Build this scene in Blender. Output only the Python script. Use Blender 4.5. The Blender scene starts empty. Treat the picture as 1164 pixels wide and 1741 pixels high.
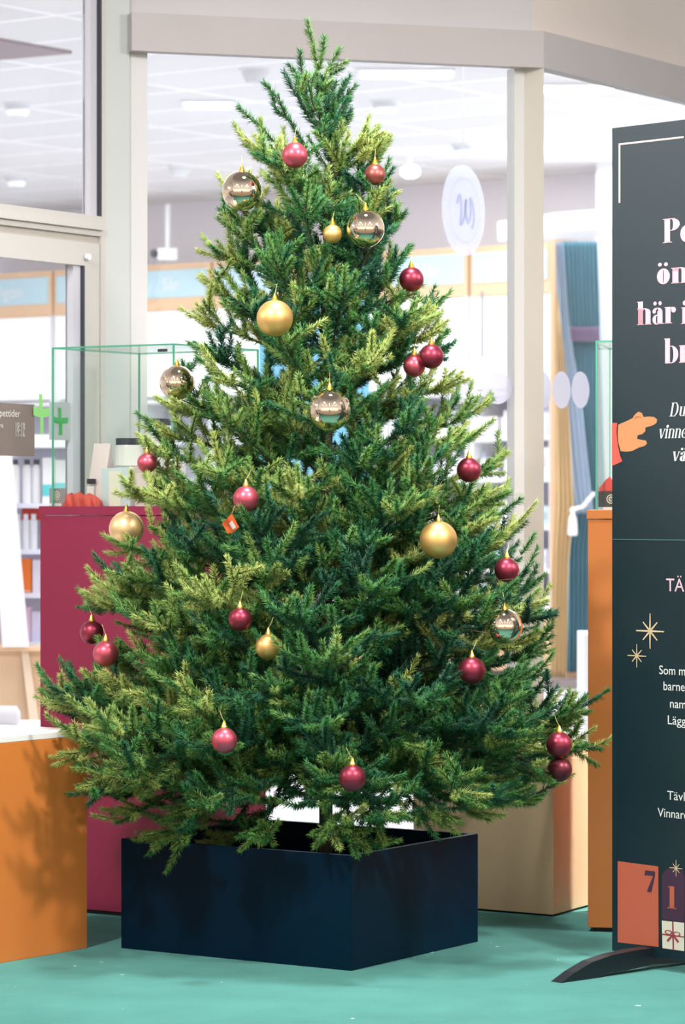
import bpy, bmesh, math, random
import numpy as np
from mathutils import Vector, Matrix

# ------------------------------------------------------------------ camera, world, lights
FPX, CX, HY, CAMZ = 5388.0, 582.0, 850.0, 1.2          # focal length in pixels, centre column, horizon row, eye height
sc = bpy.context.scene
col = sc.collection
cam_d = bpy.data.cameras.new('camera'); cam = bpy.data.objects.new('camera', cam_d); col.objects.link(cam)
cam.location = (0, 0, CAMZ); cam.rotation_euler = (math.pi / 2, 0, 0)
cam_d.sensor_fit = 'AUTO'; cam_d.sensor_width = 36.0
cam_d.lens = FPX * 36.0 / 1741.0
cam_d.shift_y = -20.5 / 1741.0
cam_d.clip_end = 100
cam_d.dof.use_dof = True; cam_d.dof.focus_distance = 8.15; cam_d.dof.aperture_fstop = 6.3
sc.camera = cam
sc.view_settings.view_transform = 'Standard'; sc.view_settings.look = 'None'
sc.view_settings.gamma = 1.0; sc.view_settings.use_curve_mapping = False
sc.view_settings.exposure = 0.0

def lin(c):
    c = c / 255.0
    return c / 12.92 if c <= 0.04045 else ((c + 0.055) / 1.055) ** 2.4
def rgb(c): return (lin(c[0]), lin(c[1]), lin(c[2]), 1.0)

world = bpy.data.worlds.new('world'); sc.world = world; world.use_nodes = True
bg = world.node_tree.nodes['Background']
_nt = world.node_tree                                              # hall stand-in: bright band above the horizon shaped for bauble reflections, dimmer overhead
_tc = _nt.nodes.new('ShaderNodeTexCoord'); _sp = _nt.nodes.new('ShaderNodeSeparateXYZ'); _cr = _nt.nodes.new('ShaderNodeValToRGB')
_mr = _nt.nodes.new('ShaderNodeMapRange'); _mr.inputs['From Min'].default_value = -1.0
_nt.links.new(_tc.outputs['Generated'], _sp.inputs[0]); _nt.links.new(_sp.outputs['Z'], _mr.inputs['Value']); _nt.links.new(_mr.outputs[0], _cr.inputs['Fac'])
_nt.links.new(_cr.outputs['Color'], bg.inputs['Color'])
_e = _cr.color_ramp.elements; _e[0].position = 0.40; _e[0].color = (.20, .19, .18, 1); _e[1].position = 0.93; _e[1].color = (.50, .50, .51, 1)
for _p, _c in ((.49, (.75, .72, .70, 1)), (.52, (2.3, 2.2, 2.15, 1)), (.62, (2.1, 2.05, 2.0, 1)), (.76, (1.6, 1.55, 1.53, 1))): _x = _e.new(_p); _x.color = _c
bg.inputs['Strength'].default_value = 0.40

def area(name, loc, target, size, power, color=(1, 1, 1), size_y=None, spread=None):
    d = bpy.data.lights.new(name, 'AREA'); d.energy = power; d.color = color
    d.size = size
    if size_y: d.shape = 'RECTANGLE'; d.size_y = size_y
    if spread: d.spread = math.radians(spread)
    o = bpy.data.objects.new(name, d); col.objects.link(o); o.location = loc
    o.rotation_euler = (Vector(target) - Vector(loc)).to_track_quat('-Z', 'Y').to_euler()
    return o
area('spot_right', (1.9, 5.2, 4.0), (0.0, 8.5, 0.7), 0.30, 34, (1.0, 0.95, 0.90), spread=75)
area('spot_left', (-1.9, 5.4, 4.0), (0.1, 8.6, 0.7), 0.30, 30, (1.0, 0.97, 0.94), spread=75)
area('spot_overhead', (0.15, 8.0, 4.5), (0.0, 8.3, 0.0), 0.40, 24, (0.92, 0.98, 1.0), spread=70)
for _k in range(5):
    area('reflection_strip', (-4.4 + 2.2 * _k, 2.0, 4.5), (-4.4 + 2.2 * _k, 2.4, 0), 0.22, 8, (1.0, 0.97, 0.94), 3.6)  # unseen strips added to be mirrored in the shiny baubles
area('banner_sheen_fill', (-5.0, 7.6, 3.6), (0.9, 8.1, 2.1), 1.2, 40, (1.0, 1.0, 1.0), spread=80)  # unseen fill added to put a sheen on the upper banner
area('right_side_fill', (4.6, 7.2, 3.3), (-0.2, 9.0, 0.6), 1.0, 26, (1.0, 0.97, 0.93), spread=70)  # added fill that brightens the right-facing sides of the cubes
area('tan_cube_fill', (2.0, 9.8, 2.3), (0.72, 9.3, 0.25), 0.25, 9, (1.0, 0.96, 0.90), spread=45)  # added fill in place of shop light on the tan cube's right face
area('shop_fill_left', (-3.0, 19.5, 3.36), (-3.0, 19.5, 0), 3.0, 135, (1.0, 1.0, 1.0), 5.0)  # extra fill added to brighten the left end of the shop
area('shop_panel_front', (0.2, 13.0, 3.36), (0.2, 13.0, 0), 5.0, 178, (1.0, 1.0, 1.0), 3.0)
area('shop_panel_back', (0.0, 18.6, 3.36), (0.0, 18.6, 0), 6.0, 285, (1.0, 1.0, 1.0), 4.0)

# ------------------------------------------------------------------ helpers
def W(x, y, D): return Vector(((x - CX) / FPX * D, D, CAMZ + (HY - y) / FPX * D))
def V2(x, D): return ((x - CX) / FPX * D, D)

MATS = {}
def mat(name, c, rough=0.6, metal=0.0, noise=0.0, nscale=20.0, bump=0.0, bscale=200.0, spec=0.5, emit=0.0, coat=0.0):
    if name in MATS: return MATS[name]
    m = bpy.data.materials.new(name); m.use_nodes = True; nt = m.node_tree
    b = nt.nodes['Principled BSDF']
    b.inputs['Base Color'].default_value = rgb(c); b.inputs['Roughness'].default_value = rough
    b.inputs['Metallic'].default_value = metal; b.inputs['Specular IOR Level'].default_value = spec
    if coat: b.inputs['Coat Weight'].default_value = coat
    tc = nt.nodes.new('ShaderNodeTexCoord')
    if noise > 0:
        n = nt.nodes.new('ShaderNodeTexNoise'); n.inputs['Scale'].default_value = nscale; n.inputs['Detail'].default_value = 5
        nt.links.new(tc.outputs['Object'], n.inputs['Vector'])
        r = nt.nodes.new('ShaderNodeMapRange'); r.inputs['From Min'].default_value = 0.3; r.inputs['From Max'].default_value = 0.7
        r.inputs['To Min'].default_value = 1 - noise; r.inputs['To Max'].default_value = 1 + noise
        nt.links.new(n.outputs['Fac'], r.inputs['Value'])
        h = nt.nodes.new('ShaderNodeHueSaturation'); h.inputs['Color'].default_value = rgb(c)
        nt.links.new(r.outputs['Result'], h.inputs['Value']); nt.links.new(h.outputs['Color'], b.inputs['Base Color'])
    if bump > 0:
        n2 = nt.nodes.new('ShaderNodeTexNoise'); n2.inputs['Scale'].default_value = bscale; n2.inputs['Detail'].default_value = 4
        nt.links.new(tc.outputs['Object'], n2.inputs['Vector'])
        bp = nt.nodes.new('ShaderNodeBump'); bp.inputs['Strength'].default_value = bump; bp.inputs['Distance'].default_value = 0.002
        nt.links.new(n2.outputs['Fac'], bp.inputs['Height']); nt.links.new(bp.outputs['Normal'], b.inputs['Normal'])
    if emit: 
        b.inputs['Emission Color'].default_value = rgb(c); b.inputs['Emission Strength'].default_value = emit
    MATS[name] = m; return m

def thin_glass(name, tint=(1, 1, 1), refl=0.05, veil=0.0, veilc=(230, 232, 240)):
    if name in MATS: return MATS[name]
    m = bpy.data.materials.new(name); m.use_nodes = True; nt = m.node_tree; nt.nodes.clear()
    out = nt.nodes.new('ShaderNodeOutputMaterial'); tr = nt.nodes.new('ShaderNodeBsdfTransparent')
    tr.inputs['Color'].default_value = (*tint, 1)
    gl = nt.nodes.new('ShaderNodeBsdfGlossy'); gl.inputs['Roughness'].default_value = 0.02
    lw_ = nt.nodes.new('ShaderNodeLayerWeight'); lw_.inputs['Blend'].default_value = 0.5
    pw = nt.nodes.new('ShaderNodeMath'); pw.operation = 'POWER'; pw.inputs[1].default_value = 4.0; nt.links.new(lw_.outputs['Facing'], pw.inputs[0])
    fr = nt.nodes.new('ShaderNodeMath'); fr.operation = 'MULTIPLY_ADD'; fr.inputs[1].default_value = 0.35; fr.inputs[2].default_value = 0.02
    nt.links.new(pw.outputs[0], fr.inputs[0])
    mx = nt.nodes.new('ShaderNodeMixShader')
    nt.links.new(fr.outputs[0], mx.inputs['Fac']); nt.links.new(tr.outputs[0], mx.inputs[1]); nt.links.new(gl.outputs[0], mx.inputs[2])
    last = mx
    if veil > 0:
        df = nt.nodes.new('ShaderNodeBsdfDiffuse'); df.inputs['Color'].default_value = rgb(veilc)
        tl = nt.nodes.new('ShaderNodeBsdfTranslucent'); tl.inputs['Color'].default_value = rgb(veilc)
        ad = nt.nodes.new('ShaderNodeMixShader'); ad.inputs['Fac'].default_value = 0.6
        nt.links.new(df.outputs[0], ad.inputs[1]); nt.links.new(tl.outputs[0], ad.inputs[2])
        m2 = nt.nodes.new('ShaderNodeMixShader'); m2.inputs['Fac'].default_value = veil
        nt.links.new(mx.outputs[0], m2.inputs[1]); nt.links.new(ad.outputs[0], m2.inputs[2]); last = m2
    nt.links.new(last.outputs[0], out.inputs['Surface'])
    MATS[name] = m; return m

def link(o, parent=None):
    col.objects.link(o)
    if parent is not None:
        o.parent = parent
        o.matrix_parent_inverse = Matrix.Identity(4)
    return o

def mesh_obj(name, verts, faces, m, parent=None, smooth=False, bevel=0.0):
    """verts in world space; when parented to an Empty they are brought into its space"""
    me = bpy.data.meshes.new(name)
    if parent is not None:
        inv = world_mat(parent).inverted(); verts = [inv @ Vector(v) for v in verts]
    me.from_pydata([tuple(v) for v in verts], [], faces); me.update()
    if isinstance(m, (list, tuple)):
        for q in m: me.materials.append(q)
    else: me.materials.append(m)
    if smooth:
        for p in me.polygons: p.use_smooth = True
    bm = bmesh.new(); bm.from_mesh(me); bmesh.ops.recalc_face_normals(bm, faces=bm.faces)
    if bevel > 0:
        bmesh.ops.bevel(bm, geom=[e for e in bm.edges], offset=bevel, segments=2, affect='EDGES', profile=0.6)
    bm.to_mesh(me); bm.free()
    return link(bpy.data.objects.new(name, me), parent)

def world_mat(o):
    m = o.matrix_basis.copy() if o.rotation_euler is not None else Matrix()
    m = Matrix.LocRotScale(o.location, o.rotation_euler, o.scale)
    return world_mat(o.parent) @ m if o.parent else m

def empty(name, loc, label, cat, group=None, rotz=0):
    o = bpy.data.objects.new(name, None); o.empty_display_size = 0.1
    o.location = loc; o.rotation_euler = (0, 0, rotz); col.objects.link(o)
    o['label'] = label; o['category'] = cat
    if group: o['group'] = group
    return o
def tag(o, label=None, cat=None, group=None, kind=None):
    if label: o['label'] = label
    if cat: o['category'] = cat
    if group: o['group'] = group
    if kind: o['kind'] = kind
    return o

class MB:
    def __init__(s): s.v = []; s.f = []
    def add(s, v, f):
        n = len(s.v); s.v += [Vector(q) for q in v]; s.f += [tuple(i + n for i in q) for q in f]; return s
    def prism(s, base, z0, z1):
        """base: list of (x, y) points"""
        n = len(base)
        v = [(x, y, z0) for x, y in base] + [(x, y, z1) for x, y in base]
        f = [tuple(range(n))[::-1], tuple(range(n, 2 * n))] + [(i, (i + 1) % n, n + (i + 1) % n, n + i) for i in range(n)]
        return s.add(v, f)
    def obox(s, o, a, b, z0, z1):
        """box from corner o along plan vectors a and b"""
        o, a, b = Vector(o[:2]), Vector(a), Vector(b)
        return s.prism([o, o + a, o + a + b, o + b], z0, z1)
    def box(s, x0, y0, z0, x1, y1, z1): return s.prism([(x0, y0), (x1, y0), (x1, y1), (x0, y1)], z0, z1)
    def wall(s, p, q, t, z0, z1):
        p, q = Vector(p[:2]), Vector(q[:2]); d = (q - p).normalized(); n = Vector((-d.y, d.x)) * t
        return s.prism([p, q, q + n, p + n], z0, z1)
    def tube(s, pts, r, n=8):
        pts = [Vector(p) for p in pts]; rr = r if isinstance(r, (list, tuple)) else [r] * len(pts)
        base = len(s.v)
        for i, p in enumerate(pts):
            d = (pts[min(i + 1, len(pts) - 1)] - pts[max(i - 1, 0)]).normalized()
            a = d.orthogonal().normalized() if i == 0 else (a - d * a.dot(d)).normalized(); b = d.cross(a)
            for k in range(n):
                t = 2 * math.pi * k / n; s.v.append(p + (a * math.cos(t) + b * math.sin(t)) * rr[i])
        for i in range(len(pts) - 1):
            for k in range(n):
                s.f.append((base + i * n + k, base + i * n + (k + 1) % n, base + (i + 1) * n + (k + 1) % n, base + (i + 1) * n + k))
        s.f.append(tuple(base + k for k in range(n))[::-1]); s.f.append(tuple(base + (len(pts) - 1) * n + k for k in range(n)))
        return s
    def lathe(s, c, prof, n=24):
        """prof: list of (r, z)"""
        base = len(s.v); c = Vector(c)
        for r, z in prof:
            for k in range(n):
                t = 2 * math.pi * k / n; s.v.append(c + Vector((r * math.cos(t), r * math.sin(t), z)))
        for i in range(len(prof) - 1):
            for k in range(n):
                s.f.append((base + i * n + k, base + i * n + (k + 1) % n, base + (i + 1) * n + (k + 1) % n, base + (i + 1) * n + k))
        s.f.append(tuple(base + k for k in range(n))[::-1]); s.f.append(tuple(base + (len(prof) - 1) * n + k for k in range(n)))
        return s
    def build(s, name, m, parent=None, smooth=False, bevel=0.0): return mesh_obj(name, s.v, s.f, m, parent, smooth, bevel)
def struct(name, mb, m, **k): return tag(mb.build(name, m, **k), kind='structure')

# ------------------------------------------------------------------ materials
M_wall = mat('painted wall', (196, 193, 195), 0.7, noise=0.02, nscale=3, bump=0.05)
M_pillar = mat('pillar paint', (193, 197, 197), 0.6, noise=0.02, nscale=3)
M_beam = mat('beam paint', (186, 179, 180), 0.6, noise=0.02, nscale=4)
M_frame = mat('window frame', (206, 202, 198), 0.5, noise=0.02, nscale=4)
M_frame2 = mat('bright frame', (208, 208, 207), 0.5)
M_gasket = mat('black gasket', (58, 60, 70), 0.6)
M_reveal = mat('lavender reveal', (205, 204, 214), 0.5)
M_glass = thin_glass('shop window glass')
M_caseglass = thin_glass('case glass', (0.975, 1.0, 0.985))
M_edge = mat('green glass edge', (70, 165, 130), 0.2, spec=0.8)
M_shopwhite = mat('shop white', (240, 240, 242), 0.5)
M_shopwall = mat('shop wall lavender grey', (236, 233, 240), 0.7)
M_shopfloor = mat('shop floor vinyl', (212, 212, 217), 0.35, noise=0.03, nscale=2)
M_oak = mat('light oak', (236, 198, 160), 0.5, noise=0.05, nscale=3)
M_sign = mat('pale blue sign', (196, 226, 236), 0.5)
M_shelfback = mat('shelf back', (196, 194, 212), 0.6)
M_needle_c = None

# ------------------------------------------------------------------ floors
def carpet_mat():
    m = mat('green carpet', (86, 144, 136), 0.95, noise=0.0)
    nt = m.node_tree; b = nt.nodes['Principled BSDF']; tc = [n for n in nt.nodes if n.type == 'TEX_COORD'][0]
    b.inputs['Specular IOR Level'].default_value = 0.1
    n1 = nt.nodes.new('ShaderNodeTexNoise'); n1.inputs['Scale'].default_value = 350; n1.inputs['Detail'].default_value = 3
    n2 = nt.nodes.new('ShaderNodeTexNoise'); n2.inputs['Scale'].default_value = 5; n2.inputs['Detail'].default_value = 6
    n3 = nt.nodes.new('ShaderNodeTexNoise'); n3.inputs['Scale'].default_value = 28; n3.inputs['Detail'].default_value = 1
    for n in (n1, n2, n3): nt.links.new(tc.outputs['Object'], n.inputs['Vector'])
    r = nt.nodes.new('ShaderNodeMapRange'); r.inputs['To Min'].default_value = 0.86; r.inputs['To Max'].default_value = 1.14
    a = nt.nodes.new('ShaderNodeMath'); a.operation = 'ADD'; h2 = nt.nodes.new('ShaderNodeMath'); h2.operation = 'MULTIPLY'; h2.inputs[1].default_value = 0.5
    nt.links.new(n1.outputs['Fac'], a.inputs[0]); nt.links.new(n2.outputs['Fac'], a.inputs[1]); nt.links.new(a.outputs[0], h2.inputs[0])
    nt.links.new(h2.outputs[0], r.inputs['Value']); r.inputs['From Min'].default_value = 0.35; r.inputs['From Max'].default_value = 0.65
    h = nt.nodes.new('ShaderNodeHueSaturation'); h.inputs['Color'].default_value = rgb((86, 144, 136)); nt.links.new(r.outputs['Result'], h.inputs['Value'])
    sp = nt.nodes.new('ShaderNodeMath'); sp.operation = 'GREATER_THAN'; sp.inputs[1].default_value = 0.785
    nt.links.new(n3.outputs['Fac'], sp.inputs[0])
    mx = nt.nodes.new('ShaderNodeMix'); mx.data_type = 'RGBA'; mx.inputs['B'].default_value = rgb((190, 215, 200))
    nt.links.new(sp.outputs[0], mx.inputs['Factor']); nt.links.new(h.outputs['Color'], mx.inputs['A']); nt.links.new(mx.outputs['Result'], b.inputs['Base Color'])
    bp = nt.nodes.new('ShaderNodeBump'); bp.inputs['Strength'].default_value = 0.25; bp.inputs['Distance'].default_value = 0.003
    nt.links.new(n1.outputs['Fac'], bp.inputs['Height']); nt.links.new(bp.outputs['Normal'], b.inputs['Normal'])
    return m
A0 = Vector((-0.663, 9.81)); B0 = Vector((0.6115, 10.2))          # front window line: left end, outer corner
RD = Vector((0.54, 0.842)); LD = Vector((-0.524, -0.851))          # right section recedes, left wall comes forward
Lc = Vector((-0.728, 9.76))
R1 = B0 + RD * 2.6; L1 = Lc + LD * 3.2
fl = MB(); fl.prism([(-3.2, 5.4), (3.2, 5.4), (3.2, 12.0), R1, B0, A0, Lc, L1, (-3.2, 6.6)], -0.05, 0.0)
struct('floor', fl, carpet_mat())
fs = MB(); fs.prism([Lc, A0, B0, R1, (3.4, 12.39), (3.4, 26), (-6.5, 26), (-6.5, 7.0), L1], -0.06, -0.004)
struct('floor', fs, M_shopfloor)
fm = MB(); fm.box(-16, -6, -0.06, 16, 5.395, -0.004)
struct('floor', fm, mat('mall stone floor', (196, 176, 150), 0.4, noise=0.06, nscale=2))

# ------------------------------------------------------------------ shopfront
# upper wall above the beam
struct('wall_front', MB().wall(A0 + Vector((-.09, -.02)), B0, 0.12, 2.70, 3.75), M_wall)
struct('wall_right', MB().wall(B0, R1, 0.12, 2.70, 3.75), mat('warm wall', (222, 210, 202), 0.7, noise=0.02, nscale=3))
fd = (B0 - A0).normalized(); fn = Vector((fd.y, -fd.x))            # fn points to the camera
rn = Vector((RD.y, -RD.x))
def offs(p, n, d): return p + n * d
# beam with its two faces (mitred at the corner)
bc = B0 + (fn + rn).normalized() * 0.055
beam = MB(); a_ = A0 + fn * 0.05 - fd * 0.0
beam.prism([a_, bc, R1 + rn * 0.05, R1, B0, A0], 2.585, 2.703)
struct('trim_1', beam, M_beam)
# pillar between left wall and front window
pl = MB(); pl.prism([Lc + Vector((0, 0)), A0 + fn * 0.015, A0 - fn * 0.15, Lc + Vector((-.03, .2))], 0.0, 3.75)
struct('wall_pillar', pl, M_pillar)
# frame of the front window (jambs, mullion at the corner, sill)
def along(o, d, s): return o + d * s
win = MB()
win.obox(A0 + fd * 0.003, fd * 0.058, -fn * 0.07, 0.06, 2.59)
win.obox(A0 + fd * 0.003, B0 - A0, -fn * 0.07, 0.0, 0.06)
win.obox(B0 - fd * 0.062, fd * 0.033, -fn * 0.07, 0.06, 2.59)
wf = struct('window_1', win, M_frame2)
post = MB(); post.prism([B0 - fd * 0.029, bc, B0 + RD * 0.028, B0 + RD * 0.028 - rn * 0.07, B0 - fd * 0.029 - fn * 0.07], 0.0, 2.59)
mesh_obj('corner_post', post.v, post.f, mat('corner post paint', (212, 206, 196), 0.55), wf)
g = MB(); g.wall(A0 + fd * 0.061 - fn * 0.03, B0 - fd * 0.063 - fn * 0.03, 0.008, 0.06, 2.586)
g.build('pane', M_glass, wf)
jt = MB(); jt.obox(B0 - fd * 0.066 + fn * 0.004, fd * 0.04, -fn * 0.01, 1.19, 1.222); jt.build('bracket', mat('bracket grey', (196, 196, 190), 0.4), wf)
win2 = MB(); win2.obox(B0 + RD * 0.028, RD * 2.5, -rn * 0.07, 0.0, 0.06)
w2 = struct('window_2', win2, M_frame2)
g = MB(); g.wall(B0 + RD * 0.03 - rn * 0.03, R1 - rn * 0.03, 0.008, 0.06, 2.586); g.build('pane', M_glass, w2)

# left wall: upper window, transom, door.   Position along the wall from a pixel column
def lw(x):
    a = (x - CX) / FPX
    # Lc.x + LD.x s = a (Lc.y + LD.y s)
    return (a * Lc.y - Lc.x) / (LD.x - a * LD.y)
def lwz(x, y):
    s = lw(x); return CAMZ + (HY - y) / FPX * (Lc.y + LD.y * s)
ln = Vector((-LD.y, LD.x)) * -1
if ln.y > 0 and ln.x < 0: ln = -ln
ln = Vector((0.851, -0.524))                                        # towards the tree
def lbox(mb, x0, x1, z0, z1, front=0.0, depth=0.05):
    p, q = Lc + LD * lw(x0), Lc + LD * lw(x1); return mb.prism([p + ln * front, q + ln * front, q + ln * (front - depth), p + ln * (front - depth)], z0, z1)
zt0, zt1 = lwz(172, 368), lwz(172, 402)     # bottom of the upper glass / underside of transom
zd = lwz(145, 412); zdg = lwz(130, 450)
XL = -900
w3 = struct('window_3', lbox(lbox(MB(), 186, 172, 0.0, 3.75), 172, XL, zt1, zt0), M_frame)
lbox(MB(), 172, 169, zt0, 3.75, 0.002, 0.02).build('gasket', M_gasket, w3)
lbox(MB(), 169, 158, zt0, 3.75, -0.01, 0.03).build('reveal', M_reveal, w3)
lbox(MB(), 158, XL, zt0, 3.75, -0.03, 0.008).build('pane', M_glass, w3)
lbox(MB(), 172, XL, zt1 + 0.018, zt1 + 0.03, 0.012, 0.01).build('drip_moulding', M_frame, w3)
# door
d1 = struct('door_1', lbox(lbox(MB(), 171, 145, 0.02, zd, -0.004), 145, XL, zdg, zd, -0.004), M_frame)
lbox(MB(), 186, XL, zd, zt1, -0.012, 0.04).build('door_frame', mat('shadow gap frame', (190, 184, 175), 0.5), d1)
lbox(MB(), 145, 142, 0.02, zdg, -0.002, 0.03).build('gasket', M_gasket, d1)
lbox(MB(), 142, 130, 0.02, zdg, -0.012, 0.03).build('reveal', M_reveal, d1)
lbox(MB(), 130, XL, 0.02, zdg, -0.035, 0.008).build('pane', M_glass, d1)
hp = Lc + LD * lw(147); kz = lwz(147, 437)
kb = MB(); kb.tube([(hp.x, hp.y, kz), (hp.x + ln.x * .012, hp.y + ln.y * .012, kz)], 0.010, 14); kb.build('door_stud', M_shopwhite, d1, smooth=False)
struct('wall_left', MB().prism([Lc + LD * 3.2, Lc + LD * 3.4, Lc + LD * 3.4 - ln * .1, Lc + LD * 3.2 - ln * .1], 0, 3.75), M_wall)

# text from Blender's own built-in font
def font_mesh(text, size, shear=0.0):
    c = bpy.data.curves.new('t', 'FONT'); c.body = text; c.size = size; c.shear = shear; c.resolution_u = 4
    o = bpy.data.objects.new('t', c); col.objects.link(o)
    dg = bpy.context.evaluated_depsgraph_get(); dg.update()
    me = o.evaluated_get(dg).to_mesh()
    v = [x.co.copy() for x in me.vertices]; f = [tuple(p.vertices) for p in me.polygons]
    o.evaluated_get(dg).to_mesh_clear(); bpy.data.objects.remove(o); bpy.data.curves.remove(c)
    return v, f
def flat_obj(name, polys, mapper, m, parent, thick=0.0006):
    """polys: list of (verts2d, faces) ; mapper(x, y, off) -> world"""
    V, F = [], []
    for v, f in polys:
        n = len(V); V += [mapper(p[0], p[1], thick) for p in v]; F += [tuple(i + n for i in q) for q in f]
    return mesh_obj(name, V, F, m, parent)

# opening-hours sign on the door glass
sg = empty('opening_hours_sign', (*(Lc + LD * lw(36) + ln * -0.03), lwz(36, 772)), 'grey-brown sign of opening hours in white letters on the glass door', 'sign')
lbox(MB(), 71, -60, lwz(36, 775), lwz(36, 686), -0.027, 0.003).build('board', mat('taupe board', (133, 118, 112), 0.6), sg)
def lwmap(x0, y0):
    s0, z0 = lw(x0), lwz(x0, y0)
    def f(x, y, off=0.0006):
        p = Lc + LD * (s0 - x) + ln * (-0.026 + off); return Vector((p.x, p.y, z0 + y))
    return f
M_ink = mat('white lettering', (236, 232, 226), 0.6)
flat_obj('heading', [font_mesh('Öppettider', 0.031)], lwmap(-4, 707), M_ink, sg)
rows = []
for k, (a, b) in enumerate((('Mån-Fre', '10-19'), ('Lör', '10-17'), ('Sön', '11-16'))):
    rows.append(flat_obj('hours_line', [font_mesh(a, 0.021)], lwmap(-8, 726 + 9 * k), M_ink, sg))
    flat_obj('hours_line', [font_mesh(b, 0.021)], lwmap(37, 726 + 8 * k), M_ink, sg)
# green crosses on the door glass
def cross(x, y, w, h, c, name, label, back=None, off=-0.024):
    s0, z0 = lw(x), lwz(x, y); ww, hh = w, h
    t = 0.30
    o = empty(name, (*(Lc + LD * s0 + ln * off), z0), label, 'poster')
    pts = [(-t, 1), (t * .4, .95), (t * .5, .25), (1, .3), (1, -.12), (t * .8, -.2), (t * .9, -1), (-t * .6, -1), (-t * .5, -.2), (-1, -.1), (-1, .35), (-t, .25)]
    def mp(a, b, e): 
        p = Lc + LD * (s0 - a) + ln * (off + e); return Vector((p.x, p.y, z0 + b))
    if back:
        mb = MB(); bw, bh = back
        p, q = Lc + LD * (s0 - bw) + ln * off, Lc + LD * (s0 + bw) + ln * off
        mb.prism([p, q, q - ln * .002, p - ln * .002], z0 - bh, z0 + bh); mb.build('sheet', mat('grey poster sheet', (188, 190, 194), 0.6), o)
    flat_obj('cross', [([(a * w, b * h) for a, b in pts], [tuple(range(12))])], mp, c, o)
    return o
cross(113, 716, 0.040, 0.042, mat('pharmacy green', (60, 170, 90), 0.6), 'pharmacy_poster', 'grey poster with a green cross on the door glass, above the red pedestal', (0.052, 0.057))
cross(81, 703, 0.040, 0.060, mat('light green', (150, 222, 130), 0.6), 'pharmacy_poster', 'pale green cross sticker on the door glass beside the opening hours board')

# white dots along the panes
M_dot = thin_glass('frosted film', (1, 1, 1), veil=0.72, veilc=(226, 226, 238))
def disc(c, u, r, m, name, nrm, thick=0.001, ru=None):
    n = 40; V = []; ru = ru or r
    for e in (0, thick):
        for k in range(n):
            t = 2 * math.pi * k / n; V.append(Vector((c[0] + u[0] * ru * math.cos(t) + nrm[0] * e, c[1] + u[1] * ru * math.cos(t) + nrm[1] * e, c[2] + r * math.sin(t))))
    F = [tuple(range(n))[::-1], tuple(range(n, 2 * n))] + [(i, (i + 1) % n, n + (i + 1) % n, n + i) for i in range(n)]
    return mesh_obj(name, V, F, m)
zdot = CAMZ + (HY - 659) / FPX * 10.15
for k, (s_, lab) in enumerate(((1.219, 'frosted round dot on the front pane, nearest the mullion'), (1.085, 'frosted round dot on the front pane, half hidden by the right edge of the tree'),)):
    p = A0 + fd * s_ - fn * 0.024
    tag(disc((p.x, p.y, zdot), fd, 0.052, M_dot, 'glass_dot', fn), lab, 'window sticker', 'row of frosted dots along the shop window')
for k, x in enumerate((932, 965, 997)):
    a = (x - CX) / FPX; s_ = (a * B0.y - B0.x) / (RD.x - a * RD.y); p = B0 + RD * s_ - rn * 0.024
    tag(disc((p.x, p.y, CAMZ + (HY - 663) / FPX * p.y), RD, 0.061, M_dot, 'glass_dot', rn),
        ('frosted oval-looking dot on the receding pane, nearest the mullion', 'middle frosted oval-looking dot on the receding pane, over the curtain edge', 'frosted oval-looking dot on the receding pane, beside the orange pedestal glass case')[k],
        'window sticker', 'row of frosted dots along the shop window')

# ------------------------------------------------------------------ inside of the shop
SB = Vector((1.395, 21.0)); SD = Vector((-0.804, 0.595)); SN = Vector((-0.595, -0.804))   # front face of the back shelving, runs to the left
def sx(x):
    a = (x - CX) / FPX; return (a * SB.y - SB.x) / (SD.x - a * SD.y)
def sp(s, f=0.0): p = SB + SD * s + SN * f; return p
def sbox(mb, s0, s1, z0, z1, f0=0.0, f1=-0.35):
    return mb.prism([sp(s0, f0), sp(s1, f0), sp(s1, f1), sp(s0, f1)], z0, z1)
def ceil_mat():
    m = mat('tiled ceiling', (228, 228, 229), 0.8); nt = m.node_tree; b = nt.nodes['Principled BSDF']; tc = [n for n in nt.nodes if n.type == 'TEX_COORD'][0]
    mp = nt.nodes.new('ShaderNodeMapping'); mp.inputs['Rotation'].default_value = (0, 0, 0.637)
    br = nt.nodes.new('ShaderNodeTexBrick'); br.offset = 0; br.inputs['Scale'].default_value = 1.0
    br.inputs['Color1'].default_value = rgb((224, 224, 226)); br.inputs['Color2'].default_value = rgb((231, 231, 232)); br.inputs['Mortar'].default_value = rgb((250, 250, 250))
    br.inputs['Mortar Size'].default_value = 0.02; br.inputs['Brick Width'].default_value = 1.2; br.inputs['Row Height'].default_value = 0.6
    nt.links.new(tc.outputs['Object'], mp.inputs['Vector']); nt.links.new(mp.outputs[0], br.inputs['Vector']); nt.links.new(br.outputs['Color'], b.inputs['Base Color'])
    return m
ce = MB(); ce.prism([Lc, A0, B0, R1, (3.4, 12.39), (3.4, 26), (-6.5, 26), (-6.5, 7.0), L1], 3.4, 3.5)
struct('ceiling', ce, ceil_mat())
struct('wall_back', sbox(MB(), -3.0, 9.5, 0, 3.4, -0.42, -0.5), M_shopwall)
struct('wall_shop_right', MB().wall((2.45, 23.5), (2.75, 12.5), 0.1, 0, 3.4), M_shopwhite)
struct('wall_shop_left', MB().wall((-6.3, 7.2), (-6.3, 26), 0.1, 0, 3.4), M_shopwhite)
# pale wall strip between curtain and banner
pr = MB(); pr.prism([V2(1013, 20.7), V2(1160, 20.2), V2(1160, 20.5), V2(1016, 21.0)], 0, 3.4)
struct('wall_curtain_side', pr, M_shopwhite)

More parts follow.
